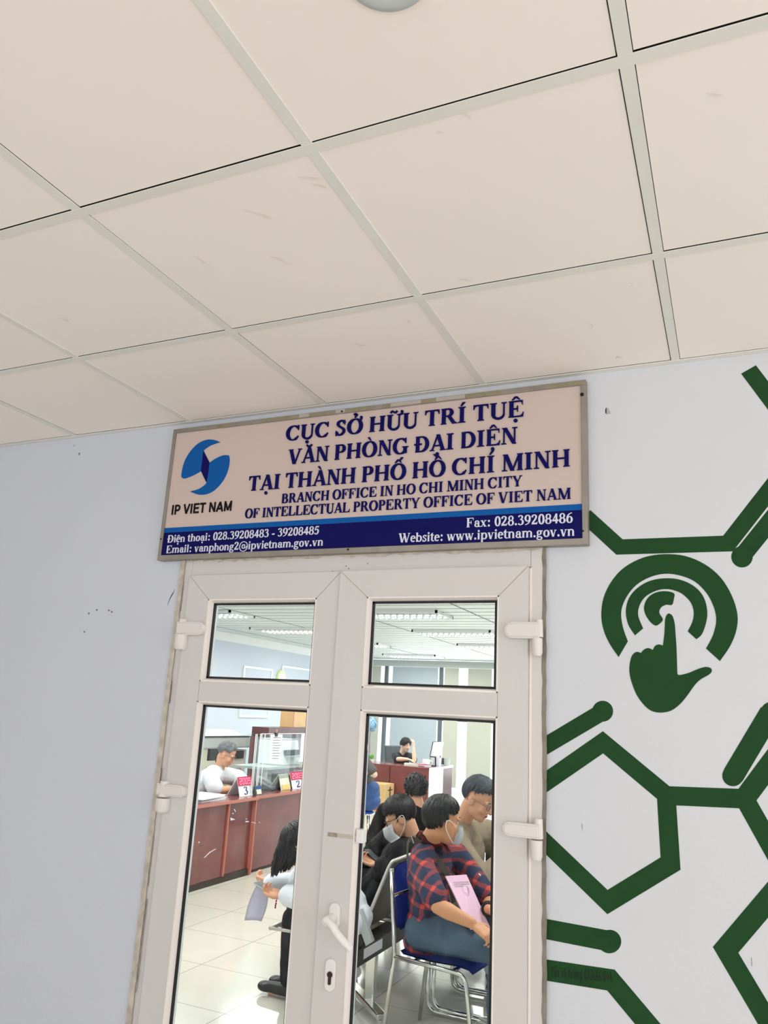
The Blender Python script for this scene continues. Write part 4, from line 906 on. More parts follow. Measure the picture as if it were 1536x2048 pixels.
# desk calendar, framed card, telephone, monitor
t = thing('desk_calendar', 'pale yellow standing desk calendar left of the number 2 sign', 'calendar', (-4.66, AX(570, 1583, -4.64).y, ZT))
ya, yb = AX(560, 1575, -4.64).y, AX(579, 1575, -4.64).y; zt = AX(568, 1547, -4.68).z
bm = bmesh.new(); prism(bm, [(-4.62, ya, ZT), (-4.67, ya, zt), (-4.675, ya, zt), (-4.79, ya, ZT), (-4.782, ya, ZT), (-4.672, ya, zt - .012), (-4.626, ya, ZT)], (0, yb - ya, 0)); obj('easel', bm, M['cream'], t)
bm = bmesh.new(); prism(bm, [(-4.619, ya + .02, ZT + .005), (-4.619, yb - .01, ZT + .005), (-4.631, yb - .01, ZT + .055), (-4.631, ya + .02, ZT + .055)], (0.0015, 0, 0)); obj('note_pad', bm, M['yellow'], t)
t = thing('card_holder', 'small dark-framed card standing at the end of the counter by the glass sheets', 'card holder', (-4.56, AX(516, 1592, -4.56).y, ZT))
ya, yb, zt = AX(510, 1590, -4.56).y, AX(523, 1590, -4.56).y, AX(517, 1572, -4.57).z
bm = bmesh.new(); prism(bm, [(-4.545, ya, ZT), (-4.575, ya, zt), (-4.585, ya, zt), (-4.60, ya, ZT)], (0, yb - ya, 0)); obj('frame', bm, M['darkgrey'], t)
bm = bmesh.new(); f = lambda s, h: (-4.5442 - 0.03 * h, ya + (yb - ya) * s, ZT + (zt - ZT) * h); prism(bm, [f(.15, .1), f(.85, .1), f(.85, .62), f(.15, .62)], (.001, 0, 0)); obj('card', bm, M['cream'], t)
bm = bmesh.new(); prism(bm, [f(.15, .66), f(.85, .66), f(.85, .9), f(.15, .9)], (.001, 0, 0)); obj('card_header', bm, M['blue'], t)
t = thing('desk_phone', 'dark grey desk telephone on the counter behind the framed card', 'telephone', (-4.78, AX(535, 1588, -4.78).y, ZT))
y = AX(533, 1588, -4.78).y
bm = bmesh.new(); hexa(bm, [(-4.88, y - .1, ZT), (-4.66, y - .1, ZT), (-4.66, y + .11, ZT), (-4.88, y + .11, ZT), (-4.88, y - .1, ZT + .09), (-4.67, y - .1, ZT + .03), (-4.67, y + .11, ZT + .03), (-4.88, y + .11, ZT + .09)]); obj('base', bm, M['darkgrey'], t, bevel=.006)
bm = bmesh.new(); tube(bm, [(-4.70, y - .07, ZT + .07), (-4.78, y - .07, ZT + .105), (-4.87, y - .07, ZT + .125)], [.022, .016, .022], 10); obj('handset', bm, M['lightgrey'], t, smooth=True)
t = thing('monitor', 'small black monitor seen from behind on the farther counter', 'monitor', (-5.0, AX(553, 1565, -5.0).y, ZT))
ya, yb = AX(545, 1560, -5.0).y, AX(559, 1560, -5.0).y
obj('screen', B((-5.02, -4.99, ya, yb + .1, AX(552, 1568, -5.).z, AX(552, 1546, -5.).z)), M['black'], t, bevel=.004); obj('stand', B((-5.03, -5.0, ya + .1, ya + .16, ZT, AX(552, 1567, -5.).z), (-5.12, -4.92, ya + .05, ya + .22, ZT, ZT + .01)), M['black'], t)
# loose stack of paper
random.seed(11); z = ZT
pc = AX(440, 1598, -4.62)
for k, (dx, dy, rz, th) in enumerate(((0, 0, .05, .012), (-.02, .02, -.06, .010), (.01, -.03, .1, .010), (-.03, .03, -.03, .006))):
    bm = bmesh.new(); box(bm, -.15, .15, -.21, .21, 0, th)
    o = obj('paper_stack', bm, M['paper'], None); o.matrix_basis = Matrix.Translation((-4.70 + dx, 4.15 + dy, z)) @ Matrix.Rotation(rz, 4, 'Z'); z += th + .0005
    tag(o, ['bottom bundle of white papers on the nearer counter', 'second bundle of white papers from the bottom on the nearer counter', 'third bundle of white papers from the bottom on the nearer counter', 'thin top bundle of white papers on the nearer counter'][k], 'papers', 'bundles of paper before the clerk')
# upright glass sheets and the glass screen between the two stations
gs = thing('glass_divider', 'row of upright glass sheets with bright edges dividing the two counters', 'glass divider', (-4.75, yB + .1, ZT))
for k in range(5):
    yy = yB + 0.05 + 0.045 * k; x1 = -4.585 - 0.012 * (k % 2)
    obj('glass_sheet', B((x1 - .11, x1, yy, yy + .008, ZT, AX(515, 1468, -4.6).z)), M['screen_glass'], gs)
    obj('sheet_edge', B((x1, x1 + .004, yy - .001, yy + .009, ZT, AX(515, 1468, -4.6).z)), M['white'], gs)
sc = thing('glass_screen', 'clear glass screen standing on the farther counter, papers clipped to it', 'glass screen', (-4.66, 5.9, ZT))
y0, y1, zt = yB + .27, 6.8, AX(560, 1468, -4.66).z
obj('glass', B((-4.664, -4.656, y0, y1, ZT, zt)), M['screen_glass'], sc); obj('top_edge', B((-4.665, -4.655, y0, y1, zt, zt + .006)), M['white'], sc)
def sheet(label, q, x, lines=9, clip=True):
    P = [AX(u, v, x) for u, v in q]; t = thing('notice_sheet', label, 'paper', (x, P[2].y, P[2].z), 'notices on the glass screen')
    bm = bmesh.new(); prism(bm, P, (0.0015, 0, 0)); obj('sheet', bm, M['paper'], t)
    bm = bmesh.new()
    for k in range(lines):
        h = .1 + .8 * k / lines; a, b = P[0].lerp(P[3], h), P[1].lerp(P[2], h); a2, b2 = P[0].lerp(P[3], h + .025), P[1].lerp(P[2], h + .025)
        e = .2 + .1 * (k % 3); prism(bm, [a.lerp(b, .2) + Vector((.0016, 0, 0)), a.lerp(b, 1 - e * .6) + Vector((.0016, 0, 0)), a2.lerp(b2, 1 - e * .6) + Vector((.0016, 0, 0)), a2.lerp(b2, .2) + Vector((.0016, 0, 0))], (.0006, 0, 0))
    if lines: obj('print_lines', bm, M['greyprint'], t); tag(t.children[-1], kind='stuff')
    if clip:
        c = P[0].lerp(P[1], .45); obj('binder_clip', B((c.x - .012, c.x + .012, c.y - .022, c.y + .022, c.z - .02, c.z + .02)), M['black'], t)
        bm = bmesh.new(); tube(bm, [c, c + Vector((0, .012, .055))], .009, 8); obj('clip_lever', bm, M['mahog_edge'], t)
sheet('long white printed sheet held by a black clip on the glass screen', [(541, 1469), (565, 1469), (561, 1527), (539, 1527)], -4.645)
sheet('blank white sheet at the right end of the glass screen, no clip', [(603, 1467), (613, 1467), (608, 1524), (599, 1524)], -4.645, 0, False)
# cabinet and machines behind the counters
xk = -6.0; yk = AX(536, 1455, xk).y; y2 = 9.2; zk = AX(560, 1455, xk).z
t = thing('wooden_cabinet', 'tall dark mahogany cabinet behind the farther counter', 'cabinet', (xk - .3, (yk + y2) / 2, 0))
xe = AY(506, 1455, yk).x
obj('body', B((xe + .01, xk, yk, y2, 0, zk - .13)), M['pur'], t); obj('top_panel', B((xe, xk + .03, yk - .02, y2 + .02, zk - .13, zk)), M['mahog_dark'], t)
obj('side_post', B((xe - .01, xe + .06, yk - .03, yk + .01, 0, zk - .13)), M['mahog'], t)
t = thing('wooden_box', 'pale tan wooden box standing on the dark cabinet', 'box', (xk - .3, AX(600, 1450, xk).y, zk))
ya, yb = AX(586, 1450, xk).y, AX(640, 1450, xk).y
obj('side', B((xe + .02, xk, ya, yb, zk, AX(600, 1405, xk).z)), M['tan_wood'], t, bevel=.004); obj('edge_band', B((xk, xk + .004, ya, ya + .02, zk, AX(600, 1405, xk).z)), M['mahog_edge'], t)
t = thing('side_table', 'white metal table with a printer behind the farther counter', 'table', (-5.62, 7.3, 0)); tY = AX(534, 1527, -5.45).y
obj('tabletop', B((-5.95, -5.45, tY, 8.4, .84, .87)), M['lightgrey'], t)
for xx in (-5.9, -5.5):
    for yy in (tY + .06, 8.34): obj('leg', B((xx - .02, xx + .02, yy - .02, yy + .02, 0, .84)), M['lightgrey'], t)
def printer(label, x0, x1, y0, y1, z0, z1, m='white'):
    t = thing('printer', label, 'printer', ((x0 + x1) / 2, (y0 + y1) / 2, z0)); h = z1 - z0
    bm = bmesh.new(); hexa(bm, [(x0, y0, z0), (x1, y0, z0), (x1, y1, z0), (x0, y1, z0), (x0, y0, z1), (x1 - .06, y0, z1), (x1 - .06, y1, z1), (x0, y1, z1)]); obj('body', bm, M[m], t, bevel=.012)
    obj('paper_slot', B((x1 - .05, x1 + .004, y0 + .06, y1 - .06, z0 + h * .42, z0 + h * .62)), M['darkgrey'], t)
    obj('paper_tray', B((x1 - .02, x1 + .09, y0 + .08, y1 - .08, z0 + h * .34, z0 + h * .4)), M['lightgrey'], t)
    obj('lid', B((x0 + .02, x1 - .08, y0 + .02, y1 - .02, z1, z1 + .02)), M['lightgrey'], t, bevel=.005)
printer('white office printer on the metal table, seen through the glass screen', -5.9, -5.5, AX(568, 1500, -5.5).y, AX(603, 1500, -5.5).y, .872, AX(585, 1482, -5.5).z)
# plotter behind the clerk
xp = -6.75; ya, yb = AX(396, 1480, xp).y, AX(503, 1480, xp).y
t = thing('plotter', 'long white plotter with a dark lid edge behind the clerk', 'printer', (xp - .3, (ya + yb) / 2, 0))
z0, z1 = AX(450, 1497, xp).z, AX(450, 1474, xp).z
obj('body', B((xp - .55, xp, ya, yb, z0, z1)), M['lightgrey'], t, bevel=.02)
bm = bmesh.new(); hexa(bm, [(xp - .5, ya + .1, z1), (xp - .06, ya + .1, z1), (xp - .06, yb - .1, z1), (xp - .5, yb - .1, z1), (xp - .45, ya + .2, z1 + .09), (xp - .2, ya + .2, z1 + .09), (xp - .2, yb - .2, z1 + .09), (xp - .45, yb - .2, z1 + .09)]); obj('lid', bm, M['lightgrey'], t, bevel=.01)
obj('lid_edge', B((xp - .07, xp + .005, ya + .1, yb - .05, z1 - .005, z1 + .012)), M['darkgrey'], t)
obj('body', B((xp - .5, xp - .04, ya + .05, yb - .05, 0.02, z0 - .03)), M['cream'], t); obj('output_slot', B((xp - .05, xp - .03, AX(468, 1500, xp).y, AX(492, 1500, xp).y, AX(475, 1518, xp).z, AX(475, 1502, xp).z)), M['black'], t)
obj('vent_panel', B((xp - .05, xp - .035, ya + .1, ya + .7, .75, 1.02)), M['cream'], t)
t = thing('monitor', 'black monitor just behind the head of the clerk', 'monitor', (-6.0, AX(428, 1510, -6.0).y, 0.75))
ya, yb = AX(417, 1510, -6.).y, AX(443, 1510, -6.).y; obj('screen', B((-6.02, -5.985, ya, yb, AX(428, 1521, -6.).z, AX(428, 1497, -6.).z)), M['black'], t, bevel=.004); obj('stand', B((-6.03, -6.0, ya + .2, ya + .3, .7325, AX(428, 1520, -6.).z), (-6.12, -5.9, ya + .1, ya + .4, .7205, .735)), M['black'], t)
t = thing('side_table', 'pale desk behind the clerk carrying a black monitor', 'table', (-6.0, 6.0, 0))
obj('tabletop', B((-6.3, -5.75, 5.0, 6.2, .69, .72)), M['cream'], t); obj('side_panel', B((-6.28, -5.78, 5.02, 5.05, 0, .69)), M['cream'], t); obj('side_panel', B((-6.28, -5.78, 6.15, 6.18, 0, .69)), M['cream'], t)
# things on the left wall
xw = XL + .012
def on_wall(name, label, cat, q, m, border=.035):
    P = [AX(u, v, xw) for u, v in q]; t = thing(name, label, cat, P[0]); ya, yb = (P[0].y + P[3].y) / 2, (P[1].y + P[2].y) / 2; zt, zb = (P[0].z + P[1].z) / 2, (P[2].z + P[3].z) / 2
    obj('panel', B((XL + .001, XL + .012, ya, yb, zb, zt)), M[m], t)
    obj('frame', B((XL + .001, XL + .03, ya - border, ya, zb - border, zt + border), (XL + .001, XL + .03, yb, yb + border, zb - border, zt + border), (XL + .001, XL + .03, ya, yb, zt, zt + border), (XL + .001, XL + .03, ya, yb, zb - border, zb)), M['white'], t); return t
on_wall('whiteboard', 'white-framed board on the pale blue wall left of the round clock', 'whiteboard', [(488, 1336), (541, 1341), (535, 1434), (482, 1428)], 'office_wall')
on_wall('whiteboard', 'white-framed board right of the round clock, partly behind the door stile', 'whiteboard', [(560, 1336), (640, 1343), (634, 1400), (566, 1396)], 'office_wall')
P = AX(562, 1357, xw); t = thing('wall_clock', 'round pale green clock on the pale blue wall', 'clock', P)
bm = bmesh.new()
for r, d in ((.17, .02), (.15, .03)): prism(bm, [(XL + .001, P.y + r * cos(2 * pi * k / 24), P.z + r * sin(2 * pi * k / 24)) for k in range(24)], (d, 0, 0))
obj('case', bm, mat('clock_green', rgb(214, 220, 170), .5), t); bm = bmesh.new(); prism(bm, [(XL + .032, P.y + .11 * cos(2 * pi * k / 24), P.z + .11 * sin(2 * pi * k / 24)) for k in range(24)], (.002, 0, 0)); obj('dial', bm, M['white'], t)

# ------------------------------------------------------------------ far desk with its things
c, r_ = AZ(858, 1536, .74), AZ(901, 1530, .74)
dx0, dx1, dy0, dy1 = -6.55, c.x, c.y, r_.y
t = thing('reception_desk', 'mahogany desk of the woman in black, white side panel towards the windows', 'desk', ((dx0 + dx1) / 2, (dy0 + dy1) / 2, 0))
obj('desktop', B((dx0, dx1 - .5, dy0 - .01, dy0 + .62, .71, .74), (dx1 - .5, dx1 + .01, dy0 - .01, dy1 + .01, .71, .74)), M['mahog'], t)
xm = AY(779, 1560, dy0).x
obj('front_panel', B((dx0, xm - .008, dy0, dy0 + .02, 0, .71)), M['mahog'], t); obj('front_panel', B((xm + .008, dx1 - .002, dy0, dy0 + .02, 0, .71)), M['mahog'], t)
obj('panel_gap', B((xm - .008, xm + .008, dy0 + .012, dy0 + .02, 0, .71)), M['kick'], t)
yd = AX(886, 1560, dx1).y
obj('side_panel', B((dx1 - .02, dx1, dy0 + .02, yd, 0, .71)), M['white'], t); obj('side_panel', B((dx1 - .02, dx1, yd, dy1, 0, .71)), M['mahog_dark'], t); obj('top_edging', B((dx1 + .01, dx1 + .014, dy0 - .01, dy1 + .01, .70, .741)), M['white'], t)
t = thing('monitor', 'white monitor turned away on the far desk', 'monitor', (-5.05, 11.55, .74))
ya = 11.5; xa = AY(866, 1500, ya).x
bm = bmesh.new(); zb, zt = AY(866, 1512, ya).z, AY(868, 1484, ya).z
prism(bm, [(xa, ya - .14, zb), (xa + .05, ya - .14, zt), (xa + .05, ya + .30, zt), (xa, ya + .30, zb)], (.05, 0, 0)); obj('back_shell', bm, M['white'], t, bevel=.006)
bm = bmesh.new(); prism(bm, [(xa - .008, ya - .15, zb - .01), (xa + .042, ya - .15, zt + .01), (xa + .042, ya + .31, zt + .01), (xa - .008, ya + .31, zb - .01)], (.008, 0, 0)); obj('screen', bm, M['black'], t)
obj('stand', B((xa + .03, xa + .09, ya + .04, ya + .12, .74, zb + .05), (xa - .05, xa + .15, ya - .03, ya + .2, .74, .75)), M['white'], t)
def vessel(name, label, cat, u, v, y, r, h, m, r2=None):
    p = AY(u, v, y)
    t = thing(name, label, cat, (p.x, p.y, .741)); bm = bmesh.new(); r2 = r2 or r
    lathe(bm, (p.x, p.y, .741), [(.0005, 0), (r, 0), (r2, h), (r2 - .004, h), (r - .004, .006), (.0005, .006)], 20); obj('body', bm, M[m], t, smooth=True, autosmooth=True); return t
vessel('pen_cup', 'dark pen cup at the right end of the far desk', 'cup', 885, 1525, 11.72, .045, .12, 'darkgrey')
vessel('glass_tumbler', 'clear tumbler at the corner of the far desk, right of the pen cup', 'glass', 894, 1524, 11.62, .05, .13, 'lightgrey', .055)
vessel('plastic_cup', 'pale plastic cup standing in front of the pen cup', 'cup', 878, 1526, 11.25, .035, .15, 'paper_lilac', .045)
t = vessel('tea_mug', 'wide white mug near the middle of the far desk', 'mug', 853, 1519, 11.15, .07, .11, 'white'); p = t.location
bm = bmesh.new(); tube(bm, [(p.x + .065, p.y, p.z + .09), (p.x + .11, p.y, p.z + .085), (p.x + .11, p.y, p.z + .03), (p.x + .065, p.y, p.z + .02)], .008, 8); obj('handle', bm, M['white'], t)
p = AY(867, 1524, 11.25); p.z = .741; t = thing('photo_frame', 'small tilted dark picture frame on the far desk', 'picture frame', p)
bm = bmesh.new(); prism(bm, [(p.x - .06, p.y, .741), (p.x + .05, p.y - .03, .741), (p.x + .03, p.y, .90), (p.x - .08, p.y + .03, .90)], (.01, .02, 0)); obj('frame', bm, M['black'], t)
bm = bmesh.new(); prism(bm, [(p.x - .048, p.y - .006, .755), (p.x + .04, p.y - .03, .755), (p.x + .022, p.y - .006, .886), (p.x - .066, p.y + .018, .886)], (.001, -.004, 0)); obj('picture', bm, M['lightgrey'], t)
for k, (u, v, m, rz, w, d, h, lb) in enumerate(((826, 1524, 'cream', .3, .30, .22, .03, 'open pale file under the hand of the woman in black'), (844, 1525.5, 'bookred', -.5, .24, .17, .035, 'dark red book on the far desk'), (853, 1527, 'paper_lilac', .2, .15, .2, .012, 'small white note papers right of the red book'))):
    p = AY(u, v, 10.98); o = thing(['paper_file', 'book', 'note_papers'][k], lb, ['papers', 'book', 'papers'][k], (p.x, p.y, .7415), None, rz); local(o)
    obj('cover', B((-w / 2, w / 2, -d / 2, d / 2, 0, h * .25), (-w / 2, w / 2, -d / 2, d / 2, h * .75, h)), M[m], o); obj('pages', B((-w / 2 + .005, w / 2 - .008, -d / 2 + .006, d / 2 - .006, h * .25, h * .75)), M['paper'], o)
# flowers in a tall dark vase and a leafy sprig, at the left end of the far desk
vy = 11.15
t = thing('flower_vase', 'tall slim dark vase of blue flowers at the left end of the far desk', 'vase', (AY(734, 1522, vy).x, vy, .741)); p = t.location
zt = AY(734, 1466, vy).z
bm = bmesh.new(); lathe(bm, (p.x, p.y, .741), [(.0005, 0), (.055, 0), (.05, .2), (.04, zt - .78), (.05, zt - .741), (.042, zt - .741), (.0005, zt - .76)], 20); obj('vase', bm, M['pur'], t, smooth=True, autosmooth=True)
bm = bmesh.new(); random.seed(4); q = AY(741, 1449, vy)
for k in range(150):
    d = Vector((random.gauss(0, 1), random.gauss(0, 1), random.gauss(0, 1))).normalized(); pc = q + Vector((d.x * .125, d.y * .125, d.z * .14)) * random.uniform(.75, 1); n = d
    s1 = n.orthogonal().normalized(); s2 = n.cross(s1)
    for a in range(4):
        t1 = s1 * cos(a * pi / 2) + s2 * sin(a * pi / 2); t2 = n.cross(t1); r = .02
        bm.faces.new([bm.verts.new(x) for x in (pc, pc + t1 * r + t2 * r * .6 + n * .006, pc + t1 * r * 1.6 + n * .004, pc + t1 * r - t2 * r * .6 + n * .006)])
bmesh.ops.create_icosphere(bm, subdivisions=2, radius=.105, matrix=Matrix.Translation(q)); raw('flower_head', bm, M['flower'], t)
t = thing('leafy_sprig', 'small bright green sprig in a low pot on the far desk', 'plant', AY(741, 1523, vy - .25)); p = AY(742, 1523, vy - .25); bm = bmesh.new()
lathe(bm, (p.x, p.y, .741), [(.0005, 0), (.05, 0), (.06, .05), (.0005, .05)], 16); obj('pot', bm, M['white'], t); bm = bmesh.new()
for k in range(26):
    a = random.uniform(0, 2 * pi); e = random.uniform(.2, 1.2); d = Vector((cos(a) * cos(e), sin(a) * cos(e), sin(e))) * random.uniform(.06, .12); s = d.cross(Vector((0, 0, 1))).normalized() * .018; o_ = Vector((p.x, p.y, .79))
    bm.faces.new([bm.verts.new(x) for x in (o_, o_ + d * .5 + s, o_ + d, o_ + d * .5 - s)])
raw('leaves', bm, M['leaf'], t)
# cardboard carton before the desk
b0, b1, b2 = AZ(742, 1616, 0), AZ(768, 1621, 0), AZ(788, 1614, 0)
t = thing('cardboard_carton', 'brown cardboard carton with red print before the far desk', 'carton', (-5.7, 10.4, 0))
ht = AY(768, 1568, b1.y).z; cx0, cx1, cy0, cy1 = b1.x - .36, b1.x, dy0 - .42, dy0 - .05
cx1 = AY(770, 1600, cy0).x; cx0 = cx1 - .42; ht = AY(770, 1569, cy0).z
obj('carton', B((cx0, cx1, cy0, cy1, 0.002, ht)), M['card'], t, bevel=.004)
bm = bmesh.new()
for k in range(6): zz = ht * (.86 - .075 * k); box(bm, cx1 - .28, cx1 - .10, cy0 - .0015, cy0, zz, zz + .008)
obj('print_lines', bm, M['darkprint'], t); tag(t.children[-1], kind='stuff')
bm = bmesh.new()
for k, (a, b_, z0, z1) in enumerate(((.34, .20, .30, .36), (.36, .10, .06, .13))): prism(bm, [(cx1 - a, cy0 - .001, ht * z0 * 1.0), (cx1 - b_, cy0 - .001, ht * (z0 + .02)), (cx1 - b_ - .03, cy0 - .001, ht * (z1 + .03)), (cx1 - a + .03, cy0 - .001, ht * z1)], (0, -.001, 0))
obj('red_print', bm, M['redprint'], t); bm = bmesh.new()
prism(bm, [(cx1 + .001, cy0 + .10, ht * .32), (cx1 + .001, cy0 + .30, ht * .36), (cx1 + .001, cy0 + .26, ht * .46), (cx1 + .001, cy0 + .10, ht * .40)], (.001, 0, 0)); obj('red_print', bm, M['redprint'], t)
bm = bmesh.new(); box(bm, cx1, cx1 + .0015, cy0 + .1, cy0 + .3, ht * .76, ht * .80); box(bm, cx1, cx1 + .0015, cy0 + .17, cy0 + .22, ht * .52, ht * .9); obj('handling_mark', bm, M['darkprint'], t)
# ------------------------------------------------------------------ seats
def chair_parts(t, sled):           # modelled in its own axes: faces +x, seat centre at the origin
    sh = 0.43
    def slab(rows, th):             # rows of (x, z, half width)
        bm = bmesh.new(); n = 9; gr = []
        for (x, z, hw, dp) in rows:
            gr.append([(x - dp * (1 - ((2 * k / (n - 1)) - 1) ** 2) , -hw + 2 * hw * k / (n - 1), z) for k in range(n)])
        vs = [[bm.verts.new(p) for p in g] for g in gr]
        for a, b in zip(vs, vs[1:]):
            for k in range(n - 1): bm.faces.new((a[k], a[k + 1], b[k + 1], b[k]))
        r = bmesh.ops.solidify(bm, geom=list(bm.faces), thickness=th); return bm
    obj('seat', slab([(-.19, sh + .012, .17, 0), (-.16, sh + .005, .195, 0), (0, sh, .20, 0), (.15, sh + .006, .20, 0), (.20, sh - .004, .19, 0), (.215, sh - .025, .17, 0)], .012), M['bluepl'], t, smooth=True)
    obj('backrest', slab([(-.205, sh + .10, .15, .012), (-.215, sh + .13, .185, .018), (-.228, sh + .25, .20, .022), (-.240, sh + .36, .195, .02), (-.246, sh + .40, .165, .012), (-.248, sh + .415, .12, .005)], .012), M['bluepl'], t, smooth=True)
    for s in (-1, 1):
        yy = s * .205
        bm = bmesh.new(); tube(bm, rounded([(-.245, yy, sh + .40), (-.205, yy, sh - .01), (-.255, yy * 1.04, 0.006)], .03), .0105, 12); obj('back_leg', bm, M['chrome'], t, smooth=True)
        bm = bmesh.new(); tube(bm, rounded([(-.205, yy, sh - .012), (.19, yy, sh - .022), (.25, yy * 1.04, 0.006)], .05), .0105, 12); obj('front_leg', bm, M['chrome'], t, smooth=True)
    bm = bmesh.new(); tube(bm, [(-.232, -.205, sh + .27), (-.232, .205, sh + .27)], .009, 8); obj('back_rail', bm, M['chrome'], t, smooth=True)
    bm = bmesh.new(); tube(bm, [(-.1, -.205, sh - .018), (-.1, .205, sh - .018)], .009, 8); tube(bm, [(.12, -.205, sh - .02), (.12, .205, sh - .02)], .009, 8); obj('seat_rail', bm, M['chrome'], t, smooth=True)
def sled_parts(t):
    sh = 0.43
    obj('seat', B((-.20, .21, -.20, .20, sh - .005, sh + .035)), M['bluepl'], t, bevel=.015)
    bm = bmesh.new(); hexa(bm, [(-.235, -.2, sh + .1), (-.205, -.2, sh + .1), (-.205, .2, sh + .1), (-.235, .2, sh + .1), (-.29, -.2, sh + .40), (-.265, -.2, sh + .40), (-.265, .2, sh + .40), (-.29, .2, sh + .40)]); obj('backrest', bm, M['bluepl'], t, bevel=.012)
    for s in (-1, 1):
        for d in (0, .03):
            yy = s * (.215 - .0); x0 = -.17 + d
            bm = bmesh.new(); tube(bm, rounded([(x0, yy - s * d * .3, sh - .01), (x0 - .01, yy - s * d * .3, .02 + d * .5), (.30, yy - s * d * .3, .02 + d * .5)], .07, 8), .0125, 12); obj('sled_leg', bm, M['chrome'], t, smooth=True)
        bm = bmesh.new(); tube(bm, rounded([(-.17, s * .215, sh - .012), (-.215, s * .215, sh), (-.28, s * .215, sh + .38)], .04), .0105, 10); obj('back_post', bm, M['chrome'], t, smooth=True)
    bm = bmesh.new(); tube(bm, [(-.17, -.215, sh - .012), (-.17, .215, sh - .012)], .0105, 8); tube(bm, [(.29, -.215, .02), (.29, .215, .02)], .0105, 8); obj('cross_bar', bm, M['chrome'], t, smooth=True)
def copy_tree(o, parent=None):
    c = o.copy(); COL.objects.link(c)
    if parent is not None: c.parent = parent
    for ch in list(o.children): copy_tree(ch, c)
    return c
def put(o, x, y, rot): o.matrix_basis = Matrix.Translation((x, y, 0)) @ Matrix.Rotation(rot, 4, 'Z')
rp = math.atan2(-.10, 1)
ch1 = local(thing('stacking_chair', 'blue plastic chair with chrome legs under the man in the plaid shirt', 'chair', (-1.445, 1.96, 0), None, rp)); chair_parts(ch1, False)
ch2 = local(thing('sled_chair', 'blue chair on double chrome sled legs under the man in the tan jacket', 'chair', (-1.50, 2.53, 0), None, 0.0)); sled_parts(ch2)
ch4 = copy_tree(ch2); put(ch4, -1.46, 3.55, -1.25); ch4['label'] = 'blue sled chair under the person in the black jacket at the door edge'
# office chairs
def office_chair(label, x, y, rot, m):
    t = local(thing('office_chair', label, 'chair', (x, y, 0), None, rot))
    obj('seat', B((-.23, .24, -.24, .24, .40, .46)), M[m], t, bevel=.03); bm = bmesh.new(); hexa(bm, [(-.27, -.22, .5), (-.21, -.22, .5), (-.21, .22, .5), (-.27, .22, .5), (-.36, -.2, 1.0), (-.31, -.2, 1.0), (-.31, .2, 1.0), (-.36, .2, 1.0)]); obj('backrest', bm, M[m], t, bevel=.025)
    bm = bmesh.new(); cyl(bm, (0, 0), .025, .06, .40, 14); obj('column', bm, M['chrome'], t)
    for k in range(5):
        a = 2 * pi * k / 5; bm = bmesh.new(); tube(bm, [(0, 0, .09), (.27 * cos(a), .27 * sin(a), .055)], [.02, .013], 8); bmesh.ops.create_uvsphere(bm, u_segments=10, v_segments=8, radius=.027, matrix=Matrix.Translation((.27 * cos(a), .27 * sin(a), .028))); obj('leg', bm, M['black'], t)
    bm = bmesh.new(); tube(bm, rounded([(-.15, 0, .42), (-.27, 0, .42), (-.27, 0, .6)], .04), .018, 8); obj('back_bracket', bm, M['black'], t); return t
oc = office_chair('dark office chair of the clerk in white', -5.42, 4.72, .3, 'darkgrey')
oc2 = copy_tree(oc); put(oc2, -5.86, 12.02, -.5); oc2['label'] = 'dark office chair of the woman in black'
# round stools
def stool(label, x, y, ring=False):
    t = local(thing('round_stool', label, 'stool', (x, y, 0)))
    bm = bmesh.new(); lathe(bm, (0, 0, 0), [(.0005, .43), (.15, .43), (.165, .42), (.165, .405), (.15, .395), (.0005, .395)], 28); obj('seat', bm, M['bluepl'], t, smooth=True, autosmooth=True)
    bm = bmesh.new(); lathe(bm, (0, 0, 0), [(.150, .395), (.168, .405), (.168, .395), (.150, .385)], 28); obj('seat_rim', bm, M['chrome'], t, smooth=True)
    for k in range(4):
        a = pi / 4 + k * pi / 2 + .3; bm = bmesh.new(); tube(bm, [(.12 * cos(a), .12 * sin(a), .39), (.17 * cos(a), .17 * sin(a), .004)], .0095, 10); obj('leg', bm, M['chrome'], t, smooth=True)
    bm = bmesh.new(); z = .02 if ring else .12; tube(bm, [((.165) * cos(2 * pi * k / 24), .165 * sin(2 * pi * k / 24), z) for k in range(24)], .008, 8, closed=True); obj('foot_ring', bm, M['chrome'], t, smooth=True); return t
stool('blue-topped chrome stool under the person in jeans', -4.33, 7.0)
st2 = stool('empty chrome stool with a floor ring behind the long-haired person', -4.02, 5.18, True)
st3 = copy_tree(st2); put(st3, -2.66, 4.27, 0); st3['label'] = 'chrome stool under the bushy-haired man, hidden by the heads in front'
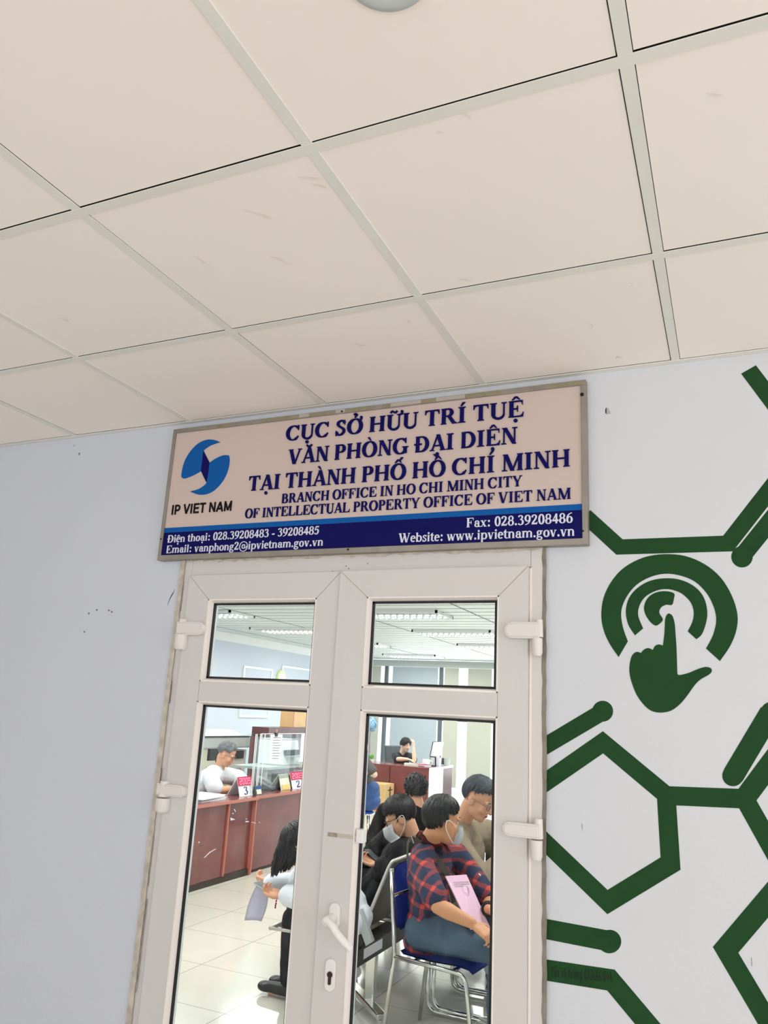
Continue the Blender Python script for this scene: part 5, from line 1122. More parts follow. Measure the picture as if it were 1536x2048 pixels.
# row of waiting seats on a black beam
bn = thing('waiting_bench', 'row of perforated steel seats on a black beam behind the blue chair', 'bench', (-2.1, 2.6, 0))
bx = -1.98
bm = bmesh.new(); box(bm, bx - .06, bx + .06, 1.66, 4.2, .30, .385); obj('beam', bm, M['beam'], bn, bevel=.004)
def shell(y0, y1, prof, th, m, nm):
    bm = bmesh.new(); n = len(prof); a = [bm.verts.new((p[0], y0, p[1])) for p in prof]; b = [bm.verts.new((p[0], y1, p[1])) for p in prof]
    for i in range(n - 1): bm.faces.new((a[i], a[i + 1], b[i + 1], b[i]))
    bmesh.ops.solidify(bm, geom=list(bm.faces), thickness=th); return obj(nm, bm, M[m], bn)
for k, yc in enumerate((2.16, 2.70, 3.24, 3.78)):
    s0, s1 = yc - .26, yc + .26
    shell(s0, s1, [(bx - .50, .40), (bx - .47, .42), (bx - .25, .41), (bx - .02, .40), (bx + .02, .43)], .008, 'steel_mesh', 'seat_pan')
    bm = bmesh.new(); tube(bm, [(bx - .51, s0, .405), (bx - .51, s1, .405)], .012, 8); tube(bm, rounded([(bx - .51, s0, .405), (bx - .25, s0, .412), (bx + .01, s0, .41)], .05), .009, 8); obj('seat_edge', bm, M['steel_edge'], bn, smooth=True)
    if True:
        s0 = yc - (.13 if k == 0 else .25); q = [(bx + .0, .44), (bx + .05, .56), (bx + .10, .68), (bx + .145, .79), (bx + .165, .82)]
        shell(s0, s1, q, .008, 'steel_mesh', 'back_panel')
        e = [(p[0] + .006, s0, p[1]) for p in q]; e2 = [(p[0] + .006, s1, p[1]) for p in q]
        bm = bmesh.new(); tube(bm, rounded(e + e2[::-1], .06, 5), .010, 10); obj('back_edge', bm, M['steel_edge'], bn, smooth=True)
p0, p1 = AY(722, 1840, 1.93), AY(741, 1886, 1.93)
bm = bmesh.new(); prism(bm, [AY(u, v, 1.90) for u, v in ((706, 1822), (721, 1818), (745, 1884), (731, 1893))], (0, .035, 0)); obj('armrest', bm, M['lightgrey'], bn, bevel=.004)
bm = bmesh.new(); prism(bm, [AY(u, v, 1.91) for u, v in ((690, 1842), (716, 1858), (726, 1884), (718, 1898), (700, 1908), (686, 1910))], (0, .03, 0)); obj('armrest_pad', bm, M['beam'], bn, bevel=.006)
a, b = AX(728, 1902, bx + .061), AX(765, 1880, bx + .061)
obj('beam_label', B((bx + .06, bx + .0612, a.y, b.y, .325, .375)), M['paper'], bn)
for yy in (2.20, 3.75):
    obj('leg', B((bx - .03, bx + .03, yy - .025, yy + .025, .03, .30)), M['chrome'], bn, bevel=.008)
    bm = bmesh.new(); hexa(bm, [(bx - .22, yy + .16, .025), (bx - .18, yy + .20, .025), (bx + .17, yy - .15, .025), (bx + .13, yy - .19, .025), (bx - .22, yy + .16, .06), (bx - .18, yy + .20, .06), (bx + .17, yy - .15, .055), (bx + .13, yy - .19, .055)]); obj('foot_bar', bm, M['chrome'], bn, bevel=.006)
    for xx, y_ in ((bx - .19, yy + .17), (bx + .14, yy - .16)):
        bm = bmesh.new(); cyl(bm, (xx, y_), .022, 0, .025, 12); obj('foot_pad', bm, M['lightgrey'], bn)

# ------------------------------------------------------------------ people
V = Vector
def ell(bm, c, r, R=None, seg=18):
    m = Matrix.Translation(c) @ (R.to_4x4() if R is not None else Matrix.Identity(4)) @ Matrix.Diagonal((r[0], r[1], r[2], 1))
    bmesh.ops.create_uvsphere(bm, u_segments=seg, v_segments=seg // 2 + 2, radius=1.0, matrix=m)
def cap(bm, a, b, ra, rb, seg=14):
    a, b = V(a), V(b); d = b - a; L = d.length
    ell(bm, a, (ra,) * 3, None, seg); ell(bm, b, (rb,) * 3, None, seg)
    if L > 1e-5:
        q = d.to_track_quat('Z', 'Y').to_matrix().to_4x4()
        bmesh.ops.create_cone(bm, cap_ends=True, segments=seg, radius1=ra, radius2=rb, depth=L, matrix=Matrix.Translation((a + b) / 2) @ q)
def chain(bm, pts, rs):
    for i in range(len(pts) - 1): cap(bm, pts[i], pts[i + 1], rs[i], rs[i + 1])
def basis(f):
    f = V(f).normalized(); r = f.cross(V((0, 0, 1))).normalized(); u = r.cross(f)
    return Matrix((r, f, u)).transposed()           # columns: right, forward, up
def blob(name, bm, m, parent, voxel=.006, smooth=6, wr=0.0, wf_=9.0, ws=V((1, 1, 1))):
    me = bpy.data.meshes.new('tmp'); bm.to_mesh(me); bm.free(); o = bpy.data.objects.new('tmp', me); COL.objects.link(o)
    r = o.modifiers.new('r', 'REMESH'); r.mode = 'VOXEL'; r.voxel_size = voxel
    if smooth: s = o.modifiers.new('s', 'SMOOTH'); s.factor = .5; s.iterations = smooth
    dg_ = bpy.context.evaluated_depsgraph_get(); dg_.update()
    me2 = bpy.data.meshes.new_from_object(o.evaluated_get(dg_)); me2.name = name
    bpy.data.objects.remove(o); bpy.data.meshes.remove(me)
    if wr:
        ns = [v.normal.copy() for v in me2.vertices]
        for v, n in zip(me2.vertices, ns):
            q = V((v.co.x * ws.x, v.co.y * ws.y, v.co.z * ws.z)) * wf_
            v.co += n * wr * (noise.noise(q) + .5 * noise.noise(q * 2.1))
    me2.polygons.foreach_set('use_smooth', [True] * len(me2.polygons))
    return link(name, me2, m, parent)
def hand(bm, w, d, n, side, curl=35, spread=1.0, sc=1.0):
    """palm and five bent fingers: w wrist, d pointing along the hand, n palm normal, side +1 thumb on d x n"""
    d = V(d).normalized(); n = (V(n) - d * V(n).dot(d)).normalized(); s = d.cross(n) * side
    k = .0
    for i, (off, l, r, ln) in enumerate(((.026, .088, .0095, .072), (.009, .092, .0098, .080), (-.009, .088, .0094, .074), (-.026, .080, .0082, .058))):
        kn = w + d * l * sc + s * off * sc
        cap(bm, w + d * .018 + s * off * .55, kn, .015 * sc, .0125 * sc, 10)
        p = kn; a = 0.0; dirn = d
        for j, fr in enumerate((.46, .32, .24)):
            a += radians(curl * (1.0 if j else .8) + i * 3); q = d * cos(a) + n * sin(a) + s * off * .8 * spread
            p2 = p + q.normalized() * ln * fr * sc; cap(bm, p, p2, r * sc * (1 - .12 * j), r * sc * (.92 - .12 * j), 10); p = p2
    t0 = w + d * .025 + s * .020; t1 = t0 + (d * .6 + s * .75 + n * .35).normalized() * .042 * sc; t2 = t1 + (d * .9 + s * .25 + n * .4).normalized() * .032 * sc; t3 = t2 + (d * .95 + n * .35).normalized() * .026 * sc
    chain(bm, [t0, t1, t2, t3], [.016 * sc, .0125 * sc, .0105 * sc, .009 * sc])
def head_shapes(bm, c, R, s=1.0):
    L = lambda x, y, z: c + R @ (V((x, y, z)) * s)
    ell(bm, L(0, -.010, .035), (.075 * s, .094 * s, .088 * s), R, 22); ell(bm, L(0, .024, -.030), (.062 * s, .066 * s, .080 * s), R, 20)
    ell(bm, L(0, .040, -.078), (.044 * s, .044 * s, .036 * s), R); ell(bm, L(0, .062, -.096), (.022 * s, .020 * s, .017 * s), R)
    for q in (-1, 1):
        ell(bm, L(q * .036, .062, -.030), (.026 * s, .022 * s, .026 * s), R); ell(bm, L(q * .030, .076, .018), (.027 * s, .014 * s, .010 * s), R)
        ell(bm, L(q * .074, -.006, -.012), (.010 * s, .020 * s, .031 * s), R); ell(bm, L(q * .079, -.012, .000), (.008 * s, .016 * s, .020 * s), R)
    cap(bm, L(0, .084, .006), L(0, .103, -.030), .0085 * s, .0135 * s, 10); ell(bm, L(-.010, .092, -.033), (.009 * s, .010 * s, .008 * s), R); ell(bm, L(.010, .092, -.033), (.009 * s, .010 * s, .008 * s), R)
    ell(bm, L(0, .080, -.058), (.024 * s, .012 * s, .007 * s), R); ell(bm, L(0, .078, -.069), (.020 * s, .012 * s, .007 * s), R)
    return L
def hair_mesh(parent, c, R, m, front=60, ftop=66, side=92, back=122, locks=420, vol=1.0, curly=0.0, s=1.0, seed=1, part=.1, length=None, name='hair'):
    rnd = random.Random(seed); bm = bmesh.new()
    cc = V((0, -.010, .035)); rx, ry, rz = .079 * s, .099 * s, .094 * s
    tab = [(0, front), (.22, ftop), (.38, side), (.52, side - 3), (.64, (side + back) / 2 + 8), (1, back)]
    def tmax(az):
        t = abs(((az + pi) % (2 * pi)) - pi) / pi
        for (a, x), (b, y) in zip(tab, tab[1:]):
            if t <= b: return radians(x + (y - x) * (t - a) / (b - a))
        return radians(back)
    def pt(th, az, k): return c + R @ (cc * s + V((rx * k * sin(th) * sin(az), ry * k * sin(th) * cos(az), rz * k * cos(th))))
    n, mm = 40, 14; rows = []
    for i in range(n):
        az = 2 * pi * i / n; T = tmax(az) * .93
        rows.append([bm.verts.new(pt(T * j / mm if j else .001, az, 1.03 + .03 * vol * sin(pi * j / mm))) for j in range(mm + 1)])
    for i in range(n):
        a, b = rows[i], rows[(i + 1) % n]
        for j in range(mm): bm.faces.new((a[j], a[j + 1], b[j + 1], b[j]))
    for k in range(locks):
        az = rnd.uniform(0, 2 * pi); T = tmax(az) * rnd.uniform(.86, 1.06); t0 = rnd.uniform(.02, .75) * T; sw = rnd.gauss(0, .18) + part
        pts = []; lift = rnd.uniform(.008, .05) * vol; N = 6
        for j in range(N + 1):
            f = j / N; th = t0 + (T - t0) * f; p = pt(th, az + sw * f, 1.035 + lift * (1 - .6 * f) + .02 * sin(pi * f))
            if curly: p += V((rnd.gauss(0, 1), rnd.gauss(0, 1), rnd.gauss(0, 1))) * curly
            pts.append(p)
        r = rnd.uniform(.0045, .0085) * s; tube(bm, pts, [r * .7] + [r] * (N - 1) + [r * .25], 5)
    if length:
        for k in range(length[1]):
            az = rnd.choice((-1, 1)) * rnd.uniform(length[2], pi); T = tmax(az) * .8; pts = [pt(T * .6, az, 1.08), pt(T * .85, az, 1.12)]
            p = pts[-1]; L_ = length[0] * rnd.uniform(.75, 1.05); dr = V(length[3])
            for j in range(1, 8): pts.append(p + dr * L_ * j / 7 + V((rnd.gauss(0, .004), rnd.gauss(0, .004), 0)) + R @ V((0, 0, 0)))
            r = rnd.uniform(.006, .011); tube(bm, pts, [r * .6] + [r] * 6 + [r * .7, r * .2], 5)
    me = bpy.data.meshes.new(name); bm.to_mesh(me); bm.free(); me.polygons.foreach_set('use_smooth', [True] * len(me.polygons)); return link(name, me, m, parent)
def glasses(parent, L, m='black'):
    bm = bmesh.new()
    for q in (-1, 1):
        tube(bm, [L(q * .034 + .023 * cos(2 * pi * k / 20), .099 - abs(.023 * cos(2 * pi * k / 20) + .011 * q * 0) * .25, .002 + .018 * sin(2 * pi * k / 20)) for k in range(20)], .0019, 6, closed=True)
        tube(bm, [L(q * .057, .092, .008), L(q * .078, .06, .010), L(q * .083, -.012, .008), L(q * .080, -.026, -.006)], .0019, 6)
    tube(bm, [L(-.011, .100, .006), L(0, .104, .009), L(.011, .100, .006)], .0018, 6)
    raw('glasses', bm, M[m], parent)
def eyes(parent, L, R, s=1.0):
    for q in (-1, 1):
        bm = bmesh.new(); ell(bm, L(q * .030, .077, .003), (.0125 * s, .009 * s, .0055 * s), R, 12); o = raw('eye', bm, M['eyewhite'], parent)
        bm = bmesh.new(); ell(bm, L(q * .030, .0835, .003), (.0052 * s, .004 * s, .005 * s), R, 10); raw('iris', bm, M['eye'], parent)
        bm = bmesh.new(); tube(bm, [L(q * .014, .090, .022), L(q * .032, .091, .027), L(q * .050, .078, .021)], [.0022, .0032, .0015], 6); raw('eyebrow', bm, M['hair'], parent)
def face_mask(parent, L, m='mask'):
    bm = bmesh.new(); n = 13; rows = []
    for j in range(8):
        z = -.018 - .098 * j / 7; rw = []
        for i in range(n):
            t = -1 + 2 * i / (n - 1); x = .064 * t * (1 - .12 * (j / 7)); prof = .130 + .010 * sin(pi * j / 7) - .030 * max(0, j / 7 - .6)
            rw.append(bm.verts.new(L(x, prof - .062 * t * t - .012 * abs(t) ** 4, z + .010 * t * t)))
        rows.append(rw)
    for a, b in zip(rows, rows[1:]):
        for i in range(n - 1): bm.faces.new((a[i], b[i], b[i + 1], a[i + 1]))
    bmesh.ops.solidify(bm, geom=list(bm.faces), thickness=.0025)
    o = obj('face_mask', bm, M[m], parent, smooth=True)
    bm = bmesh.new()
    for q in (-1, 1):
        tube(bm, catmull([L(q * .064, .046, -.020), L(q * .082, .012, .005), L(q * .088, -.024, .012), L(q * .087, -.028, -.022), L(q * .080, .0, -.062), L(q * .062, .040, -.098)], 5), .0021, 6)
    raw('ear_loop', bm, M['cord'], parent)
def person(label, J, skin, top, legs, sleeve, hair, shoe='shoe', face='plain', s=1.0, wr=.004, hands=(None, None), vox=.006, collar=False, tail=.0, eyesv=True, grow=0.0, perch=False):
    """J: pelvis, neck, head, face, fwd, shR, shL, elR, elL, wrR, wrL, knR, knL, anR, anL (points in the room)"""
    J = {k: V(v) for k, v in J.items()}
    fwd = V((J['fwd'].x, J['fwd'].y, 0)).normalized(); rt = fwd.cross(V((0, 0, 1)))
    t = thing('person', label, 'person', (J['pelvis'].x, J['pelvis'].y, 0))
    U = (J['neck'] - J['pelvis']).normalized(); R_ = (rt - U * rt.dot(U)).normalized(); D = U.cross(R_); RT3 = Matrix((R_, D, U)).transposed()
    TL = (J['neck'] - J['pelvis']).length
    hipR, hipL = J['pelvis'] + rt * .085, J['pelvis'] - rt * .085
    RH = basis(J['face'])
    # body
    bm = bmesh.new(); L = head_shapes(bm, J['head'], RH, s)
    chain(bm, [L(0, -.030, -.045), J['neck'] + U * .01, J['neck'] - U * .07], [.052 * s, .054 * s, .065])
    def torso(bm, g):
        ell(bm, J['pelvis'] + U * .02, (.150 + g, .098 + g, .105 + g), RT3); ell(bm, J['pelvis'] + U * TL * .33, (.132 + g, .086 + g, .13 + g), RT3)
        ell(bm, J['pelvis'] + U * TL * .66, (.148 + g, .094 + g, .15 + g), RT3); ell(bm, J['pelvis'] + U * TL * .86, (.140 + g, .072 + g, .075 + g), RT3)
        for k in 'RL': cap(bm, J['neck'] - U * .045, J['sh' + k], .055 + g, .052 + g)
    torso(bm, 0.0)
    for i, k in enumerate('RL'):
        sh, el, w = J['sh' + k], J['el' + k], J['wr' + k]; mid = sh.lerp(el, .4); fm = el.lerp(w, .3)
        chain(bm, [sh, mid, el, fm, w], [.050, .046, .038, .040, .026])
        hd = hands[i] or {}
        d = V(hd.get('d', (w - el))); nn = V(hd.get('n', (0, 0, -1)))
        hand(bm, w + d.normalized() * .01, d, nn, hd.get('side', 1 if k == 'R' else -1), hd.get('curl', 28), sc=hd.get('sc', .95))
        hip, kn, an = (hipR, hipL)[i], J['kn' + k], J['an' + k]
        chain(bm, [hip, kn, kn.lerp(an, .35), an], [.078, .052, .050, .034])
        cap(bm, an + V((0, 0, -.03)), an + fwd * .12 + V((0, 0, -.055)), .032, .024)
    blob('body', bm, M[skin], t, min(vox, .0048), 3)
    # clothes
    bm = bmesh.new(); torso(bm, .016 + grow)
    for k in 'RL':
        sh, el, w = J['sh' + k], J['el' + k], J['wr' + k]; g = .014 + grow
        if sleeve == 'short': e = sh.lerp(el, .80); chain(bm, [sh, sh.lerp(el, .4), e], [.052 + g, .052 + g, .053 + g])
        else: chain(bm, [sh, sh.lerp(el, .4), el, el.lerp(w, .35), el.lerp(w, .9)], [.052 + g, .050 + g, .045 + g, .043 + g, .034 + g])
    if tail: ell(bm, J['pelvis'] - U * tail - fwd * .02, (.150 + grow, .112 + grow, .10), RT3)
    blob('shirt' if sleeve == 'short' else 'jacket', bm, M[top], t, vox, 5, wr, 11)
    if collar:
        bm = bmesh.new()
        for q in (-1, 1):
            nb = J['neck'] + U * .012; pts = []
            a = nb - D * .066 + U * .045; b = nb + R_ * q * .072 + U * .038; c_ = nb + D * .082 + R_ * q * .020 - U * .01; d_ = nb + D * .105 + R_ * q * .055 - U * .06; e_ = nb + R_ * q * .100 + U * .004; f_ = nb - D * .098 + U * .004
            v = [bm.verts.new(x) for x in (a, b, c_, d_, e_, f_)]; bm.faces.new((v[0], v[1], v[4], v[5])); bm.faces.new((v[1], v[2], v[3], v[4]))
        bmesh.ops.solidify(bm, geom=list(bm.faces), thickness=.004); obj('collar', bm, M[top], t, smooth=True)
    bm = bmesh.new(); ell(bm, J['pelvis'] - V((0, 0, .01)), (.158, .118, .105), RT3)
    if perch: ell(bm, J['pelvis'] - V((0, 0, .10)), (.165, .15, .10), RT3); ell(bm, J['pelvis'] + V((0, 0, .06)), (.16, .12, .10), RT3)
    for i, k in enumerate('RL'):
        hip, kn, an = (hipR, hipL)[i], J['kn' + k], J['an' + k]
        chain(bm, [hip, hip.lerp(kn, .5), kn, kn.lerp(an, .5), an + V((0, 0, .03))], [.093, .080, .064, .062, .056])
    blob('trousers', bm, M[legs], t, max(vox, .007), 5, wr, 9)
    for i, k in enumerate('RL'):
        an = J['an' + k]; bm = bmesh.new(); z0 = max(an.z - .072, 0.0)
        f2 = fwd; a = V((an.x, an.y, z0 + .036)) - f2 * .035; b = V((an.x, an.y, z0 + .030)) + f2 * .16
        ell(bm, a, (.040, .040, .036)); cap(bm, a, b, .037, .030)
        ell(bm, b, (.044, .044, .028)); o = blob('shoe', bm, M[shoe], t, .006, 3)
        for v in o.data.vertices: v.co.z = max(v.co.z, z0 + .002)
    hair_mesh(t, J['head'], RH, M[hair.pop('m', 'hair')], s=s, **hair)
    if eyesv: eyes(t, L, RH, s)
    if 'glasses' in face: glasses(t, L, 'black' if 'black' in face else 'lens_frame')
    if 'mask' in face: face_mask(t, L)
    else:
        bm = bmesh.new(); ell(bm, L(0, .0885, -.0600), (.019 * s, .006 * s, .004 * s), RH, 12); ell(bm, L(0, .0865, -.0675), (.017 * s, .006 * s, .004 * s), RH, 12); raw('lips', bm, M['lip'], t)
    return t, L, RH, U, R_, D

# man in the plaid shirt, on the blue chair
fw = V((1, -.10, 0)); J = dict(pelvis=(-1.55, 1.95, .535), neck=AY(860, 1686, 1.93), head=AY(884, 1642, 1.90), face=(.62, .78, -.08), fwd=fw,
         shR=AY(840, 1724, 1.78), shL=(-1.47, 2.12, .885), elR=AY(876, 1812, 1.66), wrR=AY(943, 1846, 1.70), elL=(-1.27, 2.14, .66), wrL=AY(977, 1818, 1.93),
         knR=AY(1002, 1903, 1.82), knL=(-1.08, 2.10, .51), anR=(-1.12, 1.80, .075), anL=(-1.05, 2.12, .075))
pt_, L, RH, U, R_, D = person('man in red and navy plaid shirt and face mask holding pink papers', J, 'skin_tan', 'plaid', 'jeans', 'short', dict(locks=520, vol=.75, seed=3, back=148, side=86, front=62, ftop=70), face='mask', hands=(dict(d=(.75, .0, -.35), n=(.25, .35, -.9), curl=38), dict(d=(.8, -.4, -.3), n=(0, -.6, -.8), curl=35)), collar=True, tail=.05, wr=.006, vox=.0055)
J = {k: V(v) for k, v in J.items()}
bm = bmesh.new()       # shoulder strap with its buckle
s0 = J['neck'] - D * .07 + R_ * .085 + U * .01; sp = catmull([J['neck'] - D * .10 - U * .22 + R_ * .05, s0 - D * .02 - U * .05, s0 + U * .012, s0 + D * .09 - U * .02 + R_ * .0, J['neck'] + D * .125 - U * .12 + R_ * .06, J['neck'] + D * .15 - U * .27 + R_ * .02], 6)
for p, q in zip(sp, sp[1:]):
    d = (q - p).normalized(); n = (p - (J['pelvis'] + U * (p - J['pelvis']).dot(U))).normalized(); w = d.cross(n).normalized() * .016
    hexa(bm, [p - w, p + w, p + w + n * .004, p - w + n * .004, q - w, q + w, q + w + n * .004, q - w + n * .004])
obj('shoulder_strap', bm, M['strap'], pt_)
pb = sp[12]; bm = bmesh.new(); w = R_ * .02; tube(bm, [pb - w + U * .02 + D * .01, pb + w + U * .02 + D * .01, pb + w - U * .012 + D * .025, pb - w - U * .012 + D * .025], .0035, 6, closed=True); obj('buckle', bm, M['gold'], pt_)
wl_ = J['wrL']; bm = bmesh.new(); ax = (J['wrL'] - J['elL']).normalized(); s1 = ax.orthogonal().normalized(); s2 = ax.cross(s1)
tube(bm, [wl_ + (s1 * cos(2 * pi * k / 16) + s2 * sin(2 * pi * k / 16)) * .031 for k in range(16)], .009, 8, closed=True); obj('wristwatch', bm, M['black'], pt_)
# the pink papers in his hands
pq = [AY(892, 1751, 1.84), AY(934, 1749, 1.95), AY(984, 1862, 1.93), AY(977, 1870, 1.80), AY(915, 1812, 1.74)]
pq = [AY(891, 1752, 1.80), AY(933, 1749, 1.93), AY(983, 1861, 1.93), AY(942, 1858, 1.76)]
pk_ = thing('pink_papers', 'sheaf of pink papers held upright by the man in plaid', 'papers', pq[3])
n = (pq[1] - pq[0]).cross(pq[3] - pq[0]).normalized(); n = n if n.y < 0 else -n
bm = bmesh.new(); prism(bm, pq, -n * .006); obj('sheets', bm, M['paper_pink'], pk_)
def onp(s, h): return pq[0].lerp(pq[1], s).lerp(pq[3].lerp(pq[2], s), h) + n * .0008
bm = bmesh.new()
for h, s0, s1 in ((.13, .2, .95), (.165, .2, .93), (.20, .2, .6)):
    bm.faces.new([bm.verts.new(x) for x in (onp(s0, h), onp(s1, h), onp(s1, h + .008), onp(s0, h + .008))])
for r in (.030, .022): 
    c0 = onp(.62, .27); e1 = (pq[1] - pq[0]).normalized(); e2 = n.cross(e1); tube(bm, [c0 + e1 * r * cos(2 * pi * k / 18) * .8 + e2 * r * sin(2 * pi * k / 18) for k in range(18)], .0009, 5, closed=True)
raw('print_marks', bm, M['print'], pk_)

# man in the tan jacket, next chair
J = dict(pelvis=(-1.52, 2.50, .545), neck=AY(922, 1652, 2.48), head=AY(957, 1598, 2.42), face=(.86, -.16, -.42), fwd=(1, -.05, 0), shR=AY(912, 1690, 2.29), shL=(-1.45, 2.68, .93),
         elR=AY(963, 1766, 2.26), wrR=AY(1003, 1728, 2.36), elL=(-1.25, 2.70, .72), wrL=(-1.08, 2.52, .84), knR=AY(1015, 1812, 2.40), knL=(-1.05, 2.66, .53), anR=(-1.02, 2.40, .075), anL=(-1.0, 2.66, .075))
person('man in tan jacket with glasses bowing his head, beside the plaid shirt', J, 'skin', 'jacket_tan', 'trousers_brown', 'long', dict(m='hair_dark', locks=480, vol=.8, seed=8, front=60, ftop=64, side=80, back=136), face='glasses', wr=.009, grow=.016, hands=(dict(d=(.5, .2, .55), n=(-.3, .8, .2), curl=40), dict(d=(.5, -.2, .5), n=(-.2, -.8, 0), curl=40)), vox=.006)

# masked man in black, looking at his phone on the steel bench
J = dict(pelvis=(-2.16, 2.68, .535), neck=AY(826, 1684, 2.62), head=AY(800, 1634, 2.56), face=(-.80, -.30, -.45), fwd=(-1, -.08, 0), shL=AY(803, 1708, 2.44), shR=(-2.16, 2.82, .82),
         elL=AY(789, 1762, 2.40), wrL=AY(762, 1728, 2.48), elR=(-2.38, 2.86, .62), wrR=(-2.46, 2.64, .66), knL=AY(757, 1785, 2.52), knR=(-2.58, 2.80, .51), anL=(-2.42, 2.52, .075), anR=(-2.42, 2.86, .075))
person('man in black jacket with glasses and pale mask, reading a phone on the steel bench', J, 'skin', 'jacket_black', 'trousers_black', 'long', dict(locks=520, vol=.8, seed=5, front=72, ftop=75, side=86, back=140, part=.25), face='glasses black mask', wr=.010, hands=(dict(d=(-.8, .1, .12), n=(.1, .5, .75), curl=42), dict(d=(-.8, -.2, .1), n=(0, -.4, .8), curl=42)), vox=.006, grow=.008)
def phone(label, c, d, n, m='black'):
    d = V(d).normalized(); n = (V(n) - d * V(n).dot(d)).normalized(); w = d.cross(n) * .036; t = thing('mobile_phone', label, 'phone', c)
    bm = bmesh.new(); hexa(bm, [c - d * .075 - w, c - d * .075 + w, c + d * .075 + w, c + d * .075 - w] + [q + n * .009 for q in (c - d * .075 - w, c - d * .075 + w, c + d * .075 + w, c + d * .075 - w)]); obj('case', bm, M[m], t, bevel=.003)
    w *= .92; bm = bmesh.new(); hexa(bm, [q + n * .0088 for q in (c - d * .07 - w, c - d * .07 + w, c + d * .07 + w, c + d * .07 - w)] + [q + n * .0096 for q in (c - d * .07 - w, c - d * .07 + w, c + d * .07 + w, c + d * .07 - w)]); obj('screen', bm, M['darkgrey'], t); return t
phone('black phone in the hands of the masked man in black', AY(748, 1716, 2.50), (-.75, .1, .45), (.5, 0, .8))

# long-haired woman in white at the near end of the bench
J = dict(pelvis=(-2.06, 1.97, .535), neck=AY(658, 1716, 1.97), head=AY(600, 1690, 1.98), face=(-.74, -.12, -.66), fwd=(-1, 0, 0), shL=AY(658, 1745, 1.82), shR=(-2.36, 2.14, .74),
         elL=AY(628, 1803, 1.80), wrL=AY(572, 1790, 1.90), elR=(-2.56, 2.28, .56), wrR=(-2.66, 2.14, .58), knL=AY(586, 1838, 1.96), knR=(-2.46, 2.14, .48), anL=AZ(578, 1966, .085), anR=(-2.44, 2.20, .085))
person('long-haired woman in white blouse and black trousers holding phone and paper', J, 'skin', 'shirt_white', 'trousers_black', 'long', dict(locks=520, vol=.8, seed=9, front=84, ftop=96, side=112, back=122, length=(.19, 340, .30, (-.22, 0, -1))), wr=.007, hands=(dict(d=(-.85, .1, .1), n=(.1, .6, .7), curl=46), dict(d=(-.8, -.2, .05), n=(0, -.4, .8), curl=40)), vox=.006, tail=.04, grow=.012)
phone('white-backed phone in the hands of the long-haired woman', AY(531, 1778, 2.03), (-.8, .05, .28), (.3, 0, .9), 'lightgrey')
bm = bmesh.new(); pg = bpy.data.objects['person.003']
for u, v in ((554, 1797), (552.5, 1802), (552, 1807), (551, 1811), (550.5, 1815)): ell(bm, AY(u, v, 1.90), (.005, .005, .006), None, 10)
tube(bm, [AY(554, 1790, 1.90), AY(552.5, 1803, 1.90), AY(550, 1817, 1.90)], .0012, 6); raw('bead_string', bm, M['bookred'], pg)
pa, pb_, pc_, pd = AY(512, 1772, 2.05), AY(537, 1783, 2.01), AY(523, 1843, 2.01), AY(489, 1841, 2.07)
t = thing('paper_sheet', 'white sheet hanging from the hands of the long-haired woman', 'paper', pa); bm = bmesh.new(); n_ = 8; g = []
for j in range(n_ + 1):
    f = j / n_; a, b = pa.lerp(pd, f), pb_.lerp(pc_, f); g.append([bm.verts.new(a.lerp(b, i / 6) + V((.012 * sin(pi * f) * (-1 if i < 3 else 1), .02 * sin(pi * i / 6) * f, 0.012 * sin(pi * i / 6) * (1 - f)))) for i in range(7)])
for a, b in zip(g, g[1:]):
    for i in range(6): bm.faces.new((a[i], a[i + 1], b[i + 1], b[i]))
bmesh.ops.solidify(bm, geom=list(bm.faces), thickness=.0008); obj('sheet', bm, M['paper_lilac'], t, smooth=True)

# clerk in white behind the counter
J = dict(pelvis=(-5.36, 4.72, .545), neck=AX(438, 1541, -5.10), head=AX(453, 1509, -5.02), face=(.80, .28, -.42), fwd=(.92, .38, 0), shR=AX(421, 1556, -5.02), shL=AX(476, 1556, -5.10),
         elR=AX(431, 1586, -4.90) + V((0, 0, .03)), wrR=AX(458, 1582, -4.86) + V((0, 0, .02)), elL=(-4.96, 5.22, .80), wrL=(-4.80, 5.02, .765), knR=(-4.98, 4.75, .53), knL=(-5.02, 4.98, .53), anR=(-4.98, 4.78, .075), anL=(-5.0, 5.0, .075))
person('grey-haired clerk in white short-sleeved shirt and glasses writing behind the counter', J, 'skin', 'shirt_white', 'trousers_black', 'short', dict(m='hair_grey', locks=420, vol=.7, seed=12, front=54, ftop=58, side=86, back=116), face='glasses', wr=.006, grow=.02, hands=(dict(d=(.55, .75, -.1), n=(0, .1, -1), curl=30), dict(d=(.6, -.7, -.05), n=(0, 0, -1), curl=30)), collar=True, vox=.007)

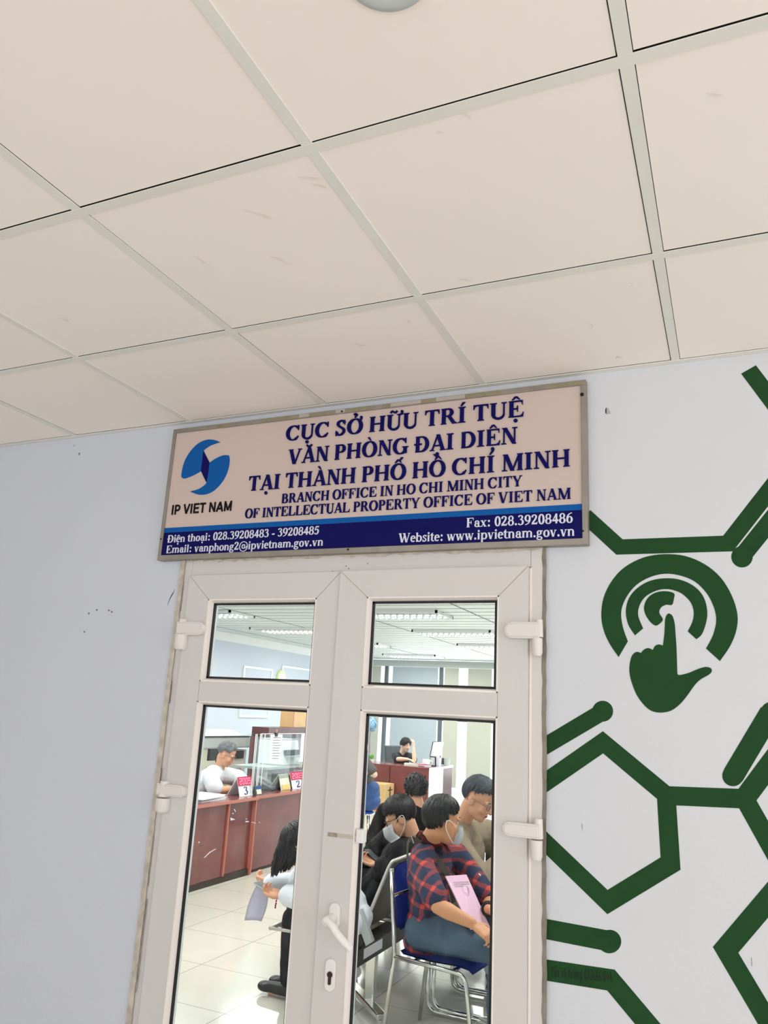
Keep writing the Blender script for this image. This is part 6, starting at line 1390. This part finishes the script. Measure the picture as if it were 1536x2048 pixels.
# woman in black at the far desk
yw = 11.62
J = dict(pelvis=(-5.86, 11.98, .545), neck=AY(804, 1508, yw), head=AY(811, 1490, yw - .05), face=(.80, -.42, -.22), fwd=(.80, -.55, 0), shR=AY(790, 1512, yw - .12), shL=AY(820, 1513, yw + .05),
         elR=AY(796, 1523, 11.25) + V((0, 0, .04)), wrR=AY(815, 1522, 11.15) + V((0, 0, .03)), elL=AY(829, 1521, 11.22), wrL=AY(827, 1494, 11.25), knR=(-5.5, 11.35, .53), knL=(-5.4, 11.55, .53), anR=(-5.5, 11.35, .075), anL=(-5.4, 11.55, .075))
person('woman in black T-shirt leaning her head on her hand at the far desk', J, 'skin_pale', 'shirt_black', 'trousers_black', 'short', dict(locks=380, vol=.8, seed=15, front=62, ftop=84, side=112, back=128, length=(.07, 90, .5, (0, 0, -1))), wr=.005, hands=(dict(d=(.9, -.2, -.1), n=(0, 0, -1), curl=20), dict(d=(-.1, .05, 1), n=(-.9, .2, 0), curl=35)), vox=.008)

# curly-haired man seen from behind
J = dict(pelvis=(-2.66, 4.27, .545), neck=AY(838, 1626, 4.30), head=AY(831, 1584, 4.33), face=(-.55, .82, -.10), fwd=(-.60, .80, 0), shR=(-2.52, 4.46, .80), shL=(-2.82, 4.22, .80),
         elR=(-2.56, 4.62, .60), wrR=(-2.76, 4.70, .62), elL=(-2.96, 4.34, .60), wrL=(-2.96, 4.54, .62), knR=(-2.86, 4.68, .53), knL=(-3.06, 4.54, .53), anR=(-2.90, 4.72, .075), anL=(-3.10, 4.58, .075))
person('man with bushy black hair seen from behind, between the masked men and the far desk', J, 'skin', 'jacket_black', 'trousers_black', 'long', dict(locks=1100, vol=3.2, curly=.008, seed=21, front=66, ftop=74, side=92, back=124), vox=.008, eyesv=False)

# person in jeans on the round stool
J = dict(pelvis=(-4.24, 7.0, .62), neck=AY(712, 1490, 6.95), head=AY(700, 1466, 6.95), face=(-1, .15, -.1), fwd=(-1, .15, 0), shL=AY(722, 1512, 6.86), shR=(-4.36, 7.15, .93),
         elL=AY(749, 1549, 6.84), wrL=AY(724, 1537, 6.80), elR=(-4.45, 7.18, .70), wrR=(-4.62, 7.1, .72), knL=(-4.64, 6.90, .46), knR=(-4.64, 7.12, .46), anL=(-4.52, 6.90, .085), anR=(-4.52, 7.12, .085))
person('person in blue jeans with elbow out, seated on the round stool', J, 'skin_pale', 'shirt_grey', 'jeans_blue', 'short', dict(locks=300, vol=.8, seed=31), vox=.008, eyesv=False, perch=True)

# person in black at the right edge of the glass
J = dict(pelvis=(-1.48, 3.52, .545), neck=AY(1004, 1650, 3.34), head=AY(1012, 1602, 3.30), face=(-.25, -.9, -.25), fwd=(.32, -.95, 0), shR=AY(990, 1672, 3.32), shL=(-1.38, 3.45, .93),
         elR=AY(988, 1740, 3.22), wrR=(-1.52, 3.12, .66), elL=(-1.30, 3.35, .70), wrL=(-1.40, 3.12, .68), knR=AY(998, 1800, 3.02), knL=(-1.34, 3.06, .52), anR=(-1.50, 3.0, .075), anL=(-1.32, 3.02, .075))
person('person in black jacket and pale jeans at the right edge of the glass', J, 'skin', 'jacket_black', 'jeans_pale', 'long', dict(locks=300, vol=.8, seed=41), vox=.008)

for o in COL.objects:
    if o.get('_local') is not None: del o['_local']
